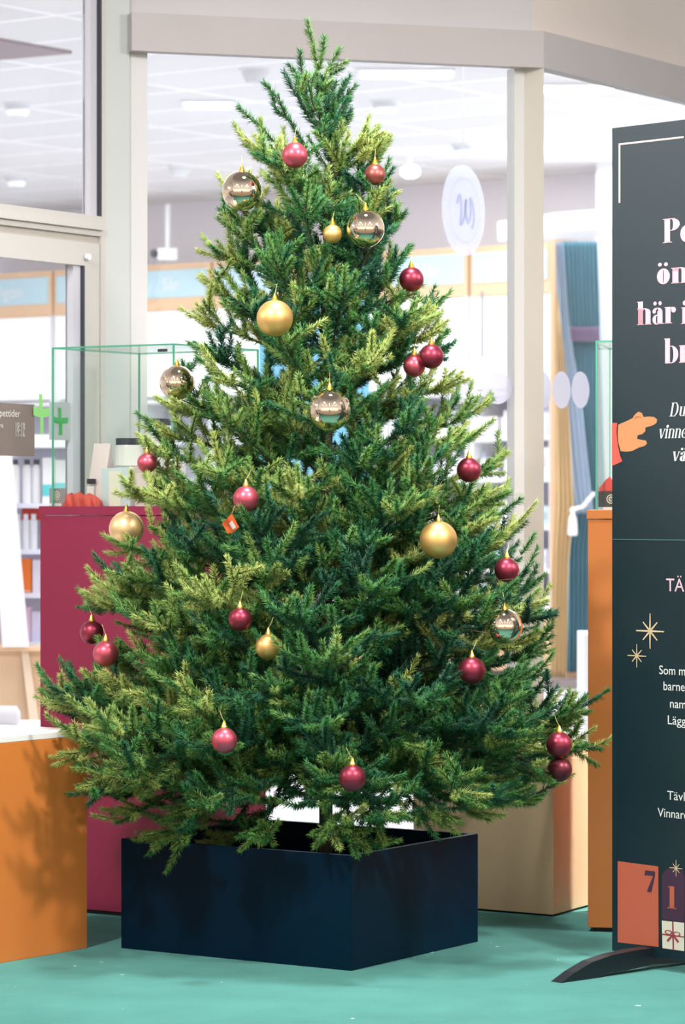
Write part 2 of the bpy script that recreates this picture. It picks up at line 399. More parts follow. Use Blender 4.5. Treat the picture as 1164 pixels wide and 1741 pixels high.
# shelving units along the back wall
bounds_px = [940, 797, 660, 505, 360, 226, 90, -60]
bnd = [sx(x) for x in bounds_px]
shelf_z = [1.60, 1.32, 1.00, 0.71, 0.43]
where = ['rightmost, beside the curtain', 'second from the curtain', 'third from the curtain', 'behind the tree', 'fourth bay left of the mullion, seen beside the pillar', 'seen through the glass case', 'seen through the glass door, leftmost']
names_bay = ['back wall shelving bay next to the blue curtain', 'back wall shelving bay right of the tree, left of the corner post', 'back wall shelving bay hidden mostly behind the tree, right half', 'back wall shelving bay hidden mostly behind the tree, left half', 'back wall shelving bay left of the tree, beside the pillar', 'back wall shelving bay behind the pillar and door stile', 'back wall shelving bay seen through the glass door']
sign_txt = ['Hudvård', 'Hår', 'Mun', 'Barn', 'Sår', 'Mage', 'Ögon']
for i in range(7):
    s0, s1 = bnd[i] + 0.012, bnd[i + 1] - 0.012
    root = empty('shelving_unit', (*sp((s0 + s1) / 2, 0), 0), names_bay[i], 'shelf', 'shelving bays along the back wall of the shop')
    sbox(sbox(MB(), s0, s0 + 0.02, 0.42, 2.58), s1 - 0.02, s1, 0.42, 2.58).build('side_panel', M_shopwhite, root)
    sbox(MB(), s0, s1, 0.42, 2.58, -0.33, -0.35).build('back_panel', M_shelfback, root)
    sbox(MB(), s0, s1, 1.95, 2.57, -0.02, -0.05).build('light_panel', mat('lit shelf panel', (240, 241, 244), 0.5, emit=0.35), root)
    sbox(MB(), s0, s1, 2.575, 2.91, 0.0, -0.30).build('header_board', M_oak, root)
    sg_ = sbox(MB(), s0 + 0.03, s1 - 0.03, 2.665, 2.865, 0.012, 0.0).build('header_sign', M_sign, root)
    sbox(MB(), s0, s1, 0.06, 0.42, 0.0, -0.35).build('plinth', M_oak, root)
    sbox(MB(), s0, s1, 0.0, 0.06, -0.05, -0.3).build('kick_board', mat('dark kick', (110, 100, 100), 0.7), root)
    for z in shelf_z + [1.9]:
        sbox(MB(), s0 + 0.02, s1 - 0.02, z, z + 0.03, 0.0, -0.33).build('shelf', M_shopwhite, root)
    if i in (1, 4, 6, 0):
        tv, tf = font_mesh(sign_txt[i], 0.13)
        wd = max(v.x for v in tv)
        def mp(x, y, off, s1=s1, wd=wd, s0=s0):
            p = sp((s0 + s1) / 2 + wd / 2 - x, 0.014 + off); return Vector((p.x, p.y, 2.72 + y))
        flat_obj('sign_lettering', [(tv, tf)], mp, M_shopwhite, sg_)
# end post of the shelving
tag(sbox(MB(), sx(947), sx(939), 0.0, 2.93, 0.03, -0.35).build('oak_post', mat('oak post', (226, 180, 140), 0.5)), 'light oak post closing the shelving at the curtain', 'post')

# products
rng = random.Random(5)
pal = {'bottle': [(238, 238, 242), (225, 228, 240), (244, 240, 240)], 'box': [(226, 222, 236), (240, 236, 240), (206, 214, 235), (236, 200, 214), (200, 220, 226)]}
def bottle_mb(h, r): return MB().lathe((0, 0, 0), [(r * .95, 0), (r, .01), (r, h * .68), (r * .55, h * .78), (r * .4, h * .8)], 14)
protos = {}
def product(kind, ci, h, w):
    key = (kind, ci, h)
    if key not in protos:
        if kind == 'bottle':
            r = w / 2; b = bottle_mb(h, r).build('product_bottle', mat('bottle %d' % ci, pal['bottle'][ci], 0.35), smooth=False)
            cp = MB().lathe((0, 0, 0), [(r * .45, h * .8), (r * .45, h)], 12).build('cap', mat(['cap white', 'cap lavender', 'cap dark'][ci], [(235, 235, 240), (190, 190, 215), (80, 74, 90)][ci], 0.4), b)
        else:
            b = MB().box(-w / 2, -.04, 0, w / 2, .04, h).build('product_box', mat('carton %d' % ci, pal['box'][ci], 0.6), bevel=0.002)
            MB().box(-w * .36, -.0412, h * .3, w * .36, -.0402, h * .7).build('label_panel', mat('carton label %d' % ci, tuple(int(c * .86) for c in pal['box'][ci]), 0.6), b)
        protos[key] = b; b['used'] = 0
    return protos[key]
def put(proto, loc, rz, label, cat, group):
    if proto['used'] == 0: o = proto; proto['used'] = 1
    else:
        o = proto.copy(); col.objects.link(o)
        for ch in list(proto.children):
            c = ch.copy(); col.objects.link(c); c.parent = o
    o.location = loc; o.rotation_euler = (0, 0, rz); tag(o, label, cat, group)
    return o
rzb = math.atan2(-SD.y, -SD.x)
order = ['top', 'second', 'third', 'fourth', 'bottom']
kindname = {'bottle': ['white', 'pale lavender white', 'off-white dark-capped'], 'box': ['pale lilac', 'off-white', 'pale blue', 'pink', 'pale teal']}
for i in range(7):
    if i in (3, 5, 2): dens = 0.45
    else: dens = 1
    s0, s1 = bnd[i] + 0.04, bnd[i + 1] - 0.04
    side = ['beside the curtain', 'right of the tree', 'seen in gaps right of the trunk', 'seen in gaps left of the trunk', 'left of the tree', 'behind the glass case', 'behind the glass door'][i]
    if i in (4, 5, 6): continue      # their shelves are hidden by pedestals and the nearer gondola
    for k, z in enumerate(shelf_z):
        s = s0 + 0.03; num = 0
        while s < s1 - 0.03:
            w = rng.choice([.055, .07, .085]); kind = 'bottle' if rng.random() < .55 else 'box'
            ci = rng.randrange(3 if kind == 'bottle' else 5); h = rng.choice([.13, .17, .2])
            if rng.random() < dens:
                p = sp(s + w / 2, -.07 - rng.random() * .03); num += 1
                put(product(kind, ci, h, .06 if kind == 'bottle' else .075), (p.x, p.y, z + .03), rzb,
                    '%s %s, %s from right, %s shelf %s' % (kindname[kind][ci], 'bottle' if kind == 'bottle' else 'carton', ['first', 'second', 'third', 'fourth', 'fifth', 'sixth', 'seventh', 'eighth'][num - 1], order[k], side),
                    'bottle' if kind == 'bottle' else 'box', 'blurred goods on the back wall shelves %s' % side)
            s += w + rng.choice([.015, .03, .05]) / dens

# nearer gondola seen through the door glass
GD = 13.6
go = empty('display_gondola', (*V2(60, GD), 0), 'white slanted display gondola on a light wood base behind the glass door', 'shelf')
def gpx(mb, x0, x1, y0, y1, d0, d1):
    a, b = W(x0, y0, d0), W(x1, y1, d0); return mb.box(a.x, d0, b.z, b.x, d1, a.z)
gz = lambda y, D=GD: CAMZ + (HY - y) / FPX * D
gx = lambda x, D=GD: (x - CX) / FPX * D
MB().box(gx(-60), GD, gz(1242), gx(155), GD + .5, gz(1106)).build('base', mat('beech base', (222, 190, 156), 0.5, noise=.05, nscale=4), go)
MB().box(gx(-70), GD - .06, gz(1106), gx(160), GD + .5, gz(1100)).build('base_top', M_oak, go)
MB().box(gx(-60), GD + .44, gz(1100), gx(190), GD + .48, gz(755)).build('back_panel', M_shelfback, go)
for y in (856, 935, 1010, 1094):
    MB().box(gx(10), GD + .1, gz(y + 8), gx(185), GD + .44, gz(y)).build('shelf', mat('gondola shelf', (214, 218, 234), 0.5), go)
MB().box(gx(10), GD + .08, gz(760), gx(185), GD + .44, gz(738)).build('top_shelf', M_shopwhite, go)
lg = MB(); V = [W(-20, 740, GD - .02), W(16, 740, GD - .02), W(48, 1100, GD - .1), W(4, 1100, GD - .1)]
V = V + [v + Vector((0, .03, 0)) for v in V]
lg.add(V, [(0, 1, 2, 3), (4, 7, 6, 5), (0, 4, 5, 1), (1, 5, 6, 2), (2, 6, 7, 3), (3, 7, 4, 0)]); lg.build('slanted_side', M_shopwhite, go)
V = [W(36, 1107, GD - .02), W(48, 1107, GD - .02), W(68, 1242, GD - .06), W(52, 1242, GD - .06)]; V = V + [v + Vector((0, .02, 0)) for v in V]
MB().add(V, [(0, 1, 2, 3), (4, 7, 6, 5), (0, 4, 5, 1), (1, 5, 6, 2), (2, 6, 7, 3), (3, 7, 4, 0)]).build('splayed_leg', mat('pale beech', (236, 214, 188), 0.5), go)
MB().box(gx(25), GD + .30, gz(885), gx(66), GD + .32, gz(864)).build('red_rail', mat('red rail', (214, 72, 60), 0.5), go)
MB().box(gx(-60), GD, 0, gx(155), GD + .5, gz(1242)).build('lower_base', mat('pale floor base', (228, 224, 226), 0.5), go)
def bottle(x, ybase, h, w, c, capc, label, D=GD + .2, cat='bottle'):
    r = w / 2 / FPX * D; hh = h / FPX * D; p = W(x, ybase, D)
    b = MB().lathe(p, [(r * .95, 0), (r, .005), (r, hh * .80), (r * .6, hh * .88)], 16).build('product_bottle', mat('goods %s' % str(c), c, 0.35))
    MB().lathe(p, [(r * .62, hh * .88), (r * .62, hh)], 12).build('cap', mat('goods cap %s' % str(capc), capc, 0.4), b)
    tag(b, label, cat, 'goods on the gondola behind the door'); return b
for x, l in ((26, 'leftmost'), (46, 'second from left'), (62, 'third from left')):
    bottle(x, 857, 76, 16, (240, 240, 244), (60, 60, 70), 'white black-capped bottle on the upper gondola shelf, %s' % l)
for x, l in ((30, 'leftmost'), (44, 'middle'), (57, 'nearest the red pedestal')):
    bottle(x, 936, 62, 13, (236, 238, 244), (240, 240, 244), 'slim white bottle on the gondola shelf under the red rail, %s' % l)
def carton(x0, x1, y0, y1, c, label, D=GD + .16, stripe=None):
    a, b = W(x0, y0, D), W(x1, y1, D)
    o = MB().box(a.x, D, b.z, b.x, D + .06, a.z).build('product_box', mat('carton %s' % str(c), c, 0.6), bevel=0.0015)
    if stripe: MB().box(a.x + .001, D - .0015, b.z + .01 + (a.z - b.z) * stripe[1], b.x - .001, D - .0003, b.z + (a.z - b.z) * stripe[2]).build('colour_band', mat('band %s' % str(stripe[0]), stripe[0], .6), o)
    tag(o, label, 'box', 'goods on the gondola behind the door'); return o
carton(72, 92, 778, 857, (238, 240, 244), 'white carton with turquoise band on upper gondola shelf, by case edge', stripe=((90, 205, 210), .12, .42))
carton(93, 113, 782, 857, (240, 240, 244), 'white carton with turquoise band on upper gondola shelf, beside the door stile', stripe=((120, 212, 215), .2, .48))
carton(35, 53, 950, 1011, (236, 120, 40), 'orange carton on the third gondola shelf', stripe=((240, 200, 180), .02, .12))
carton(55, 68, 952, 1011, (226, 220, 232), 'pale carton beside the orange carton on the gondola')
carton(42, 52, 1032, 1095, (214, 190, 220), 'pink lilac carton on the lowest gondola shelf')
carton(53, 68, 1040, 1095, (205, 205, 236), 'lavender carton on the lowest gondola shelf, beside the pink one')
# grey cushion roll in front of the gondola
q0 = W(0, 1232, 12.6)
ro = MB(); zc = gz(1218, 12.6); ro.tube([(gx(-60, 12.6), 12.6, zc), (gx(28, 12.6), 12.6, zc), (gx(34, 12.6), 12.6, zc)], [.042, .042, .02], 20)
rl = ro.build('grey_roll', mat('pale grey roll', (206, 204, 212), 0.7), smooth=True); tag(rl, 'pale grey rolled bundle on a white table before the gondola base', 'roll')
tb = MB().box(gx(-120, 12.6), 12.3, 0.0, gx(80, 12.6), 13.0, zc - .042).build('white_table', M_shopwhite, bevel=.004)
tag(tb, 'low white table block behind the glass door, above the orange cube', 'table')

# blue display screen behind the tree
bs = empty('blue_display_board', (*V2(530, 17), 0), 'light blue display board standing in the shop behind the tree', 'display board')
MB().box(gx(440, 17), 17, gz(885, 17), gx(628, 17), 17.06, gz(505, 17)).build('board', mat('sky blue board', (120, 196, 228), 0.6), bs)
MB().box(gx(470, 17), 17.01, 0, gx(600, 17), 17.05, gz(885, 17)).build('stand', M_shopwhite, bs)
# grey price sign in a shelf
ps = MB().box(gx(790, 20.3), 20.3, gz(753, 20.3), gx(847, 20.3), 20.33, gz(737, 20.3)).build('price_sign', mat('grey price sign', (176, 178, 178), .6))
tag(ps, 'small grey shelf sign right of the tree with a faint line of text', 'sign')
flat_obj('sign_text', [font_mesh('Hudvård', .045)], lambda x, y, o: Vector((gx(800, 20.3) + x, 20.3 - o, gz(749, 20.3) + y)), M_shopwhite, ps)
pm = MB().box(gx(817, 20.6), 20.6, gz(608, 20.6), gx(822, 20.6), 20.62, gz(495, 20.6)).build('dark_divider', mat('divider grey', (130, 128, 138), .5)); tag(pm, 'thin dark upright rail on the white back panel right of the tree', 'rail')

# curtains at the end of the shelving
def sheet(name, rows, D, m, parent, folds=10, amp=0.03, nx=60):
    """rows: list of (y, xl, xr) in plan pixels at distance D, refined smoothly"""
    V = []; F = []; ys = np.linspace(rows[0][0], rows[-1][0], 48)
    xl = np.interp(ys, [r[0] for r in rows], [r[1] for r in rows]); xr = np.interp(ys, [r[0] for r in rows], [r[2] for r in rows])
    for j, y in enumerate(ys):
        for i in range(nx + 1):
            t = i / nx; x = xl[j] + (xr[j] - xl[j]) * t
            V.append(W(x, y, D) + Vector((0, amp * math.sin(t * folds * 2 * math.pi + .4 * math.sin(j * .1)), 0)))
    for j in range(len(ys) - 1):
        for i in range(nx): a = j * (nx + 1) + i; F.append((a, a + 1, a + nx + 2, a + nx + 1))
    o = mesh_obj(name, V, F, m, parent, smooth=True)
    md = o.modifiers.new('thick', 'SOLIDIFY'); md.thickness = .004
    return o
cu = empty('curtain', (*V2(985, 20.6), 0), 'teal blue curtain tied back with a white tassel', 'curtain')
M_teal = mat('teal curtain', (88, 142, 160), 0.8, noise=.05, nscale=6)
M_tealL = mat('pale blue curtain lining', (160, 178, 198), 0.8, noise=.04, nscale=6)
sheet('upper_drape', [(410, 952, 1016), (560, 960, 1020), (700, 966, 1024), (870, 978, 1030)], 20.5, M_teal, cu, 9)
sheet('lining_edge', [(412, 944, 956), (560, 950, 968), (700, 958, 990), (800, 966, 1000), (872, 974, 1008)], 20.35, M_tealL, cu, 4, .015)
sheet('lower_drape', [(872, 972, 1012), (930, 963, 1006), (1143, 961, 1004)], 20.5, M_teal, cu, 6)
sheet('pink_reflection', [(556, 962, 1018), (580, 963, 1019)], 20.42, mat('painted pink reflection', (150, 128, 160), .8), cu, 9)  # pink reflection on the drape, painted as a coloured strip
tie = MB().tube([W(1010, 838, 20.2), W(990, 862, 20.2), W(974, 866, 20.2)], .012, 10).build('tie_back', M_shopwhite, cu)
tas = MB().lathe(W(973, 905, 20.2), [(.028, -.02), (.032, .0), (.024, .09), (.012, .12), (.02, .14), (.008, .16)], 16).build('tassel', M_shopwhite, cu)
yc = empty('curtain', (*V2(955, 20.4), 0), 'beige yellow curtain hanging beside the oak post', 'curtain')
sheet('drape', [(500, 943, 946), (600, 943, 958), (720, 944, 968), (860, 944, 975), (960, 940, 966), (1152, 936, 962)], 20.25, mat('beige curtain', (206, 176, 128), .8, noise=.05, nscale=5), yc, 4, .02)
# grey step and low white cabinet behind the orange pedestal
st = MB().box(gx(925, 20.2), 20.2, 0, gx(1060, 20.2), 20.6, .045).build('floor_threshold', mat('grey brown threshold', (136, 122, 122), .7)); tag(st, 'dark grey threshold strip on the floor under the curtains', 'threshold')
wc = MB().box(gx(993, 12.6), 12.6, 0, gx(1090, 12.6), 13.0, gz(1079, 12.6)).build('white_cabinet', M_shopwhite, bevel=.003); tag(wc, 'low white cabinet in the shop behind the right orange pedestal', 'cabinet')

# things on and under the shop ceiling
lbs = {(435, 128): 'left of the tree top, under the beam', (655, 182): 'right of the tree top, the largest', (790, 256): 'right of the tree, above the round sign', (30, 186): 'seen in the upper left window, farther one', (305, 292): 'left of the mirror bauble at the tree top', (28, 310): 'seen low in the upper left window'}
for (x, y), t in lbs.items():
    D = FPX * (3.4 - CAMZ) / (HY - y + 10)
    p = W(x, y - 10, D)
    sr = empty('ceiling_speaker', (p.x, p.y, 3.4), 'pale grey cup-shaped ceiling speaker %s' % t, 'ceiling speaker', 'cup-shaped speakers on the shop ceiling')
    MB().lathe((p.x, p.y, 3.4), [(.075, 0), (.07, -.03), (.05, -.07), (.02, -.075)][::-1], 20).build('housing', mat('speaker grey', (222, 224, 228), .6), sr)
    MB().lathe((p.x, p.y, 3.4), [(.088, 0), (.088, -.008)][::-1], 20).build('flange', M_shopwhite, sr)
for (x, y, w, l) in ((690, 125, .5, 'above the right pane, next to the beam'), (355, 178, .3, 'left of the tree, small'), (975, 150, .45, 'seen at the top of the receding pane')):
    D = FPX * 2.19 / (HY - y); p = W(x, y, D)
    lt = empty('ceiling_light', (p.x, p.y, 3.395), 'white recessed ceiling light %s' % l, 'ceiling light', 'recessed lights in the shop ceiling')
    MB().box(p.x - w / 2, p.y - .15, 3.385, p.x + w / 2, p.y + .15, 3.4).build('frame', M_shopwhite, lt)
    MB().box(p.x - w / 2 + .02, p.y - .13, 3.38, p.x + w / 2 - .02, p.y + .13, 3.386).build('diffuser', mat('lit diffuser', (255, 255, 255), .5, emit=2.0), lt)
# dark ceiling recess at upper left, drawn as a flat taupe sheet
D0 = FPX * 2.2 / (HY - 78)
rc = MB(); P = [W(-80, 52, FPX * 2.195 / (HY - 52)), W(122, 88, FPX * 2.195 / (HY - 88)), W(-80, 106, FPX * 2.195 / (HY - 106))]
rc.prism([(p.x, p.y) for p in P], 3.385, 3.4); r_ = rc.build('recess_sheet', mat('taupe recess sheet', (160, 146, 150), .8)); tag(r_, 'dark taupe wedge-shaped recess in the ceiling, drawn as a flat sheet, in the upper left window', 'recess sheet')
# white lamp head and duct
lp = W(697, 292, 20.0); sl = empty('spot_lamp', lp, 'white round spot lamp hanging in front of the lavender wall', 'lamp')
MB().lathe((lp.x, lp.y, lp.z - .04), [(.03, 0), (.06, .02), (.06, .06), (.03, .08)], 20).build('lamp_head', mat('lit white lamp', (255, 255, 255), .4, emit=1.5), sl)
MB().tube([(lp.x, lp.y, lp.z + .03), (lp.x, lp.y, 3.4)], .008, 8).build('rod', M_shopwhite, sl)
bh = MB(); bh.prism([V2(944, 19.6), V2(1060, 19.2), V2(1060, 19.9), V2(846, 20.4), V2(846, 20.2)], gz(392, 19.5), gz(360, 19.5)); tag(bh.build('ceiling_bulkhead', M_shopwhite), 'white horizontal duct above the curtain', 'duct')
cm = W(273, 433, 22.5); ca = empty('security_camera', cm, 'small white security camera with a dark lens left of the tree', 'camera')
MB().box(cm.x - .02, cm.y - .1, cm.z - .04, cm.x + .12, cm.y + .05, cm.z + .04).build('camera_body', M_shopwhite, ca, bevel=.01)
MB().tube([(cm.x - .04, cm.y - .1, cm.z), (cm.x - .04, cm.y - .04, cm.z)], .03, 14).build('lens', mat('dark lens', (50, 46, 60), .3), ca)
MB().tube([(cm.x + .05, cm.y, cm.z), (cm.x + .05, cm.y, 3.3)], .018, 10).build('bracket', M_shopwhite, ca)
# round translucent sign with a script monogram hung edge-on inside the window
RC = W(787, 358, 12.0); ru = Vector((0.50, 0.866)); rnn = Vector((.866, -.5))
rs = empty('round_sign', RC, 'translucent round hanging sign with a script monogram inside the window', 'sign')
M_rs = thin_glass('acrylic disc', veil=0.34, veilc=(220, 226, 250))
M_rs2 = thin_glass('acrylic print', veil=0.45, veilc=(178, 186, 214))
o = disc((RC.x, RC.y, RC.z), ru, .172, M_rs, 'disc', rnn, .004); o.data.transform(Matrix.Translation(-RC)); o.parent = rs
def ring(c, u, r0, r1, m, name, par, off):
    n = 48; V = []
    for r in (r0, r1):
        for k in range(n):
            t = 2 * math.pi * k / n; V.append(Vector((c[0] + u[0] * r * math.cos(t) + rnn[0] * off, c[1] + u[1] * r * math.cos(t) + rnn[1] * off, c[2] + r * math.sin(t))))
    return mesh_obj(name, V, [(k, (k + 1) % n, n + (k + 1) % n, n + k) for k in range(n)], m, par)
ring(RC, ru, .118, .124, M_rs2, 'inner_ring', rs, .006)
ms = MB(); pts = [(-.05, .02), (-.03, .06), (-.02, .0), (-.03, -.06), (0, -.02), (.01, .05), (.0, .0), (.02, -.05), (.04, .0), (.03, .05), (.05, .03), (.06, -.03), (.04, -.06)]
sm = []
for i in range(len(pts) - 1):
    for k in range(4):
        t = k / 4; sm.append((pts[i][0] * (1 - t) + pts[i + 1][0] * t, pts[i][1] * (1 - t) + pts[i + 1][1] * t))
for _ in range(3): sm = [sm[0]] + [((sm[i - 1][0] + sm[i][0] * 2 + sm[i + 1][0]) / 4, (sm[i - 1][1] + sm[i][1] * 2 + sm[i + 1][1]) / 4) for i in range(1, len(sm) - 1)] + [sm[-1]]
ms.tube([Vector((RC.x + ru.x * a * 1.3 + rnn.x * .008, RC.y + ru.y * a * 1.3 + rnn.y * .008, RC.z + b * 1.2)) for a, b in sm], .0045, 6); ms.build('monogram', M_rs2, rs)
MB().tube([RC + Vector((0, 0, .172)), Vector((RC.x, RC.y, 3.4))], .0015, 6).build('hanging_wire', M_shopwhite, rs)

# ------------------------------------------------------------------ pedestals and cubes
U = Vector((-0.835, 0.55)); Vv = Vector((0.55, 0.835))          # the two plan directions shared by planter, red and tan boxes
def slab_mat(name, c, rough=.55): return mat(name, c, rough, noise=.015, nscale=8, bump=.04, bscale=600)
M_red = slab_mat('raspberry paint', (140, 24, 62), .5)
# red pedestal
RF = Vector((-0.489, 9.03)); ZR = 1.182
rp = empty('red_pedestal', (*(RF + U * .24 + Vv * .24), 0), 'tall raspberry red display pedestal carrying a glass case', 'pedestal')
MB().obox(RF, U * .475, Vv * .475, 0.012, ZR - .028).build('body', M_red, rp, bevel=.0012)
MB().obox(RF - U * .003 - Vv * .003, U * .481, Vv * .481, ZR - .026, ZR).build('lid', M_red, rp, bevel=.0012)
MB().obox(RF + U * .01 + Vv * .01, U * .455, Vv * .455, 0, .012).build('plinth', mat('black plinth', (16, 14, 18), .7), rp)
Nf = -Vv
tv, tf = font_mesh('ANNA', 0.05)
def rmap(x, y, off): 
    p = RF + U * (.093 - x) + Nf * (.0002 + off); return Vector((p.x, p.y, .98 + y))
flat_obj('lettering', [(tv, tf)], rmap, mat('black lettering', (20, 14, 20), .6), rp)
# glass cases
def glass_case(name, o, a, b, z0, z1, label):
    r = empty(name, (*(Vector(o) + Vector(a) / 2 + Vector(b) / 2), z0), label, 'glass case')
    o, a, b = Vector(o), Vector(a), Vector(b); an, bn_ = a.normalized(), b.normalized(); t = .004
    for (p, q, w) in ((o, a, bn_ * t), (o + b - bn_ * t, a, bn_ * t), (o, b, an * t), (o + a - an * t, b, an * t)):
        MB().obox(p, q, w, z0, z1).build('side_pane', M_caseglass, r)
    MB().obox(o, a, b, z1, z1 + t).build('top_pane', M_caseglass, r)
    e = MB(); w = .0045
    for p in (o, o + a, o + b, o + a + b):
        MB().obox(p - an * w / 2 - bn_ * w / 2, an * w, bn_ * w, z0, z1 + t).build('edge', M_edge, r)
    for p, q, d in ((o, a, bn_), (o + b, a, bn_), (o, b, an), (o + a, b, an)):
        MB().obox(p - d * w / 2, q, d * w, z1 + .001, z1 + .006).build('edge', M_edge, r)
    return r
gc = glass_case('glass_case', RF + U * .012 + Vv * .03, U * .44, Vv * .42, ZR, 1.2 + 263 / FPX * 9.05, 'clear glass case with green edges standing on the red pedestal')
# black hinge tab under the case top
p = RF + U * .04 + Vv * .035
MB().obox(p, U * .033, Vv * .003, 1.2 + 253 / FPX * 9.05, 1.2 + 258 / FPX * 9.05).build('catch', mat('black catch', (30, 34, 40), .5), gc)

# contents of the left case
def onred(x, dv):
    """point on the red pedestal top under pixel column x, dv metres behind the front face"""
    a = (x - CX) / FPX; o = RF + Vv * dv
    s = (a * o.y - o.x) / (U.x - a * U.y); return o + U * s, (o + U * s).y
def rb(mb, x0, x1, dv, dd, h): 
    p, _ = onred(x0, dv); q, _ = onred(x1, dv); return mb.obox(q, p - q, Vv * dd, ZR, ZR + h)
def hpx(h, D=9.2): return h / FPX * D
mm = lambda n, c, r=.5: mat(n, c, r)
gcx = empty('gift_carton', (*onred(200, .10)[0], ZR), 'pale grey-blue carton with a cream label in the left glass case', 'box')
rb(MB(), 172, 221, .09, .10, hpx(65)).build('body', mm('pale grey blue card', (196, 208, 212)), gcx, bevel=.001)
rb(MB(), 185, 205, .0885, .0012, hpx(60)).build('cream_label', mm('cream label', (226, 222, 200)), gcx)
g2 = empty('gift_carton', (*onred(232, .12)[0], ZR), 'blush pink carton behind the bauble in the left glass case', 'box')
rb(MB(), 221.5, 262, .11, .10, hpx(66)).build('body', mm('blush card', (206, 182, 176)), g2, bevel=.001)
rb(MB(), 230, 250, .108, .0015, hpx(56)).build('label_panel', mm('blush label', (222, 204, 198)), g2)
def jar(x, D, z, w, h, label):
    r = w / 2 / FPX * D; p = W(x, 0, D); hh = h / FPX * D
    e = empty('cream_jar', (p.x, p.y, z), label, 'jar')
    MB().lathe((p.x, p.y, z), [(r * .96, 0), (r, .003), (r, hh * .74), (r * .98, hh * .77)], 32).build('body', mm('jar white', (218, 214, 208), .3), e, smooth=False)
    MB().lathe((p.x, p.y, z + hh * .77), [(r * 1.0, 0), (r * 1.0, hh * .21), (r * .96, hh * .23)], 32).build('lid', mm('jar lid', (44, 48, 58), .35), e, smooth=False)
    MB().lathe((p.x, p.y, z + .0005), [(r * 1.01, hh * .03), (r * 1.01, hh * .055)], 32).build('print_band', mm('jar print', (90, 84, 80), .5), e)
    return e
pj = onred(219, .15)
jar(219, pj[1], ZR + hpx(66), 45, 50, 'white jar with a black lid on the grey-blue carton in the glass case')
pj2 = onred(270, .24)
ped = empty('gift_carton', (*onred(268, .24)[0], ZR), 'tall white carton at the back of the glass case beside the tree', 'box')
rb(MB(), 243, 292, .23, .07, hpx(98)).build('body', mm('ivory card', (224, 218, 214)), ped, bevel=.001)
MB().obox(onred(292, .23)[0], onred(243, .23)[0] - onred(292, .23)[0], Vv * .07, ZR + hpx(98), ZR + hpx(98) + .004).build('base_line', mm('brown line', (90, 80, 76)), ped)
jar(268, onred(268, .265)[1], ZR + hpx(98) + .004, 46, 50, 'white jar with a black lid behind the branches, highest in the glass case')
# tent-shaped gift bag
tb_ = empty('gift_bag', (*onred(168, .12)[0], ZR), 'tall pale pink folded gift pack with a black tag in the left glass case', 'gift pack')
def tent():
    P0, D_ = onred(145, .12); P1, _ = onred(172, .12); P1b = P1 + Vv * .09; P0b = P0 + Vv * .09; T0, _ = onred(160, .15); T1, _ = onred(188, .15)
    z = ZR; zt = ZR + hpx(108)
    v = [(*P0, z), (*P1, z), (*P1b, z), (*P0b, z), (*T0, zt), (*T1, zt)]
    f = [(0, 1, 5, 4), (1, 2, 5), (2, 3, 4, 5), (3, 0, 4), (0, 3, 2, 1)]
    return MB().add(v, f)
tent().build('wrapper', mm('pale pink paper', (224, 204, 202), .6), tb_)
P0, _ = onred(149, .116); P1, _ = onred(160, .116)
MB().obox(P1 - Vv * .004, P0 - P1, Vv * .012, ZR + hpx(38), ZR + hpx(47)).build('tag', mm('black tag', (30, 28, 34)), tb_)
MB().obox(P1 - Vv * .004, P0 - P1, Vv * .006, ZR + hpx(6), ZR + hpx(34)).build('print_label', mm('white print label', (232, 226, 224)), tb_)
# red cloth bow
rv = MB(); rgen = random.Random(3)
n = 22; ctr = [(122, .05), (136, .06), (152, .055), (163, .06)]
for (x, dv), (rr, hh, rot) in zip(ctr, ((.020, .035, .3), (.022, .038, -.5), (.021, .034, .6), (.014, .026, 0))):
    p, _ = onred(x, dv); V = []
    for i in range(9):
        ph = math.pi / 2 * i / 8
        for k in range(n):
            t = 2 * math.pi * k / n; q = rr * math.cos(ph) * (1 + .22 * math.sin(3 * t + i * .5) + .1 * math.sin(7 * t))
            V.append((p.x + q * math.cos(t) * 1.15, p.y + q * math.sin(t), ZR + hh * math.sin(ph) * (1 + .12 * math.sin(2 * t + rot))))
    F = [(i * n + k, i * n + (k + 1) % n, (i + 1) * n + (k + 1) % n, (i + 1) * n + k) for i in range(8) for k in range(n)] + [tuple(range(8 * n, 9 * n))]
    rv.add(V, F)
tag(rv.build('red_cloth', mat('coral red cloth', (196, 72, 56), .7, noise=.12, nscale=60), smooth=True), 'crumpled coral red cloth bow lying in the left glass case', 'cloth')
# emblem cards
def emblem_card(name, p, q, th, z, h, c, fg, label, base=None):
    e = empty(name, (*p, z), label, 'card'); p, q = Vector(p), Vector(q); d = (q - p); nrm = Vector((-d.y, d.x)).normalized()
    if nrm.y < 0: nrm = -nrm
    b0 = .008
    MB().obox(p, d, nrm * th, z + b0, z + b0 + h).build('card', c, e)
    MB().obox(p + d * .2 - nrm * .004, d * .75, nrm * .02, z, z + b0).build('card_foot', mm('clear foot', (220, 214, 214), .3), e)
    c0 = p + d * .55; r = h * .3
    for (a, b) in ((r, r * .82), (r * .55, r * .35)):
        V = []; n = 28
        for rr in (a, b):
            for k in range(n):
                t = 2 * math.pi * k / n; x = c0 + d.normalized() * rr * math.cos(t) - nrm * .0008; V.append((x.x, x.y, z + b0 + h * .52 + rr * math.sin(t)))
        mesh_obj('emblem_ring', V, [(k, (k + 1) % n, n + (k + 1) % n, n + k) for k in range(n)], fg, e)
    MB().tube([(*(c0 - d * .05 - nrm * .001), z + b0 + h * .42), (*(c0 + d * .02 - nrm * .001), z + b0 + h * .62), (*(c0 + d * .07 - nrm * .001), z + b0 + h * .40)], .0008, 5).build('emblem_stroke', fg, e)
    return e
M_em = mm('emblem cream', (226, 216, 200))
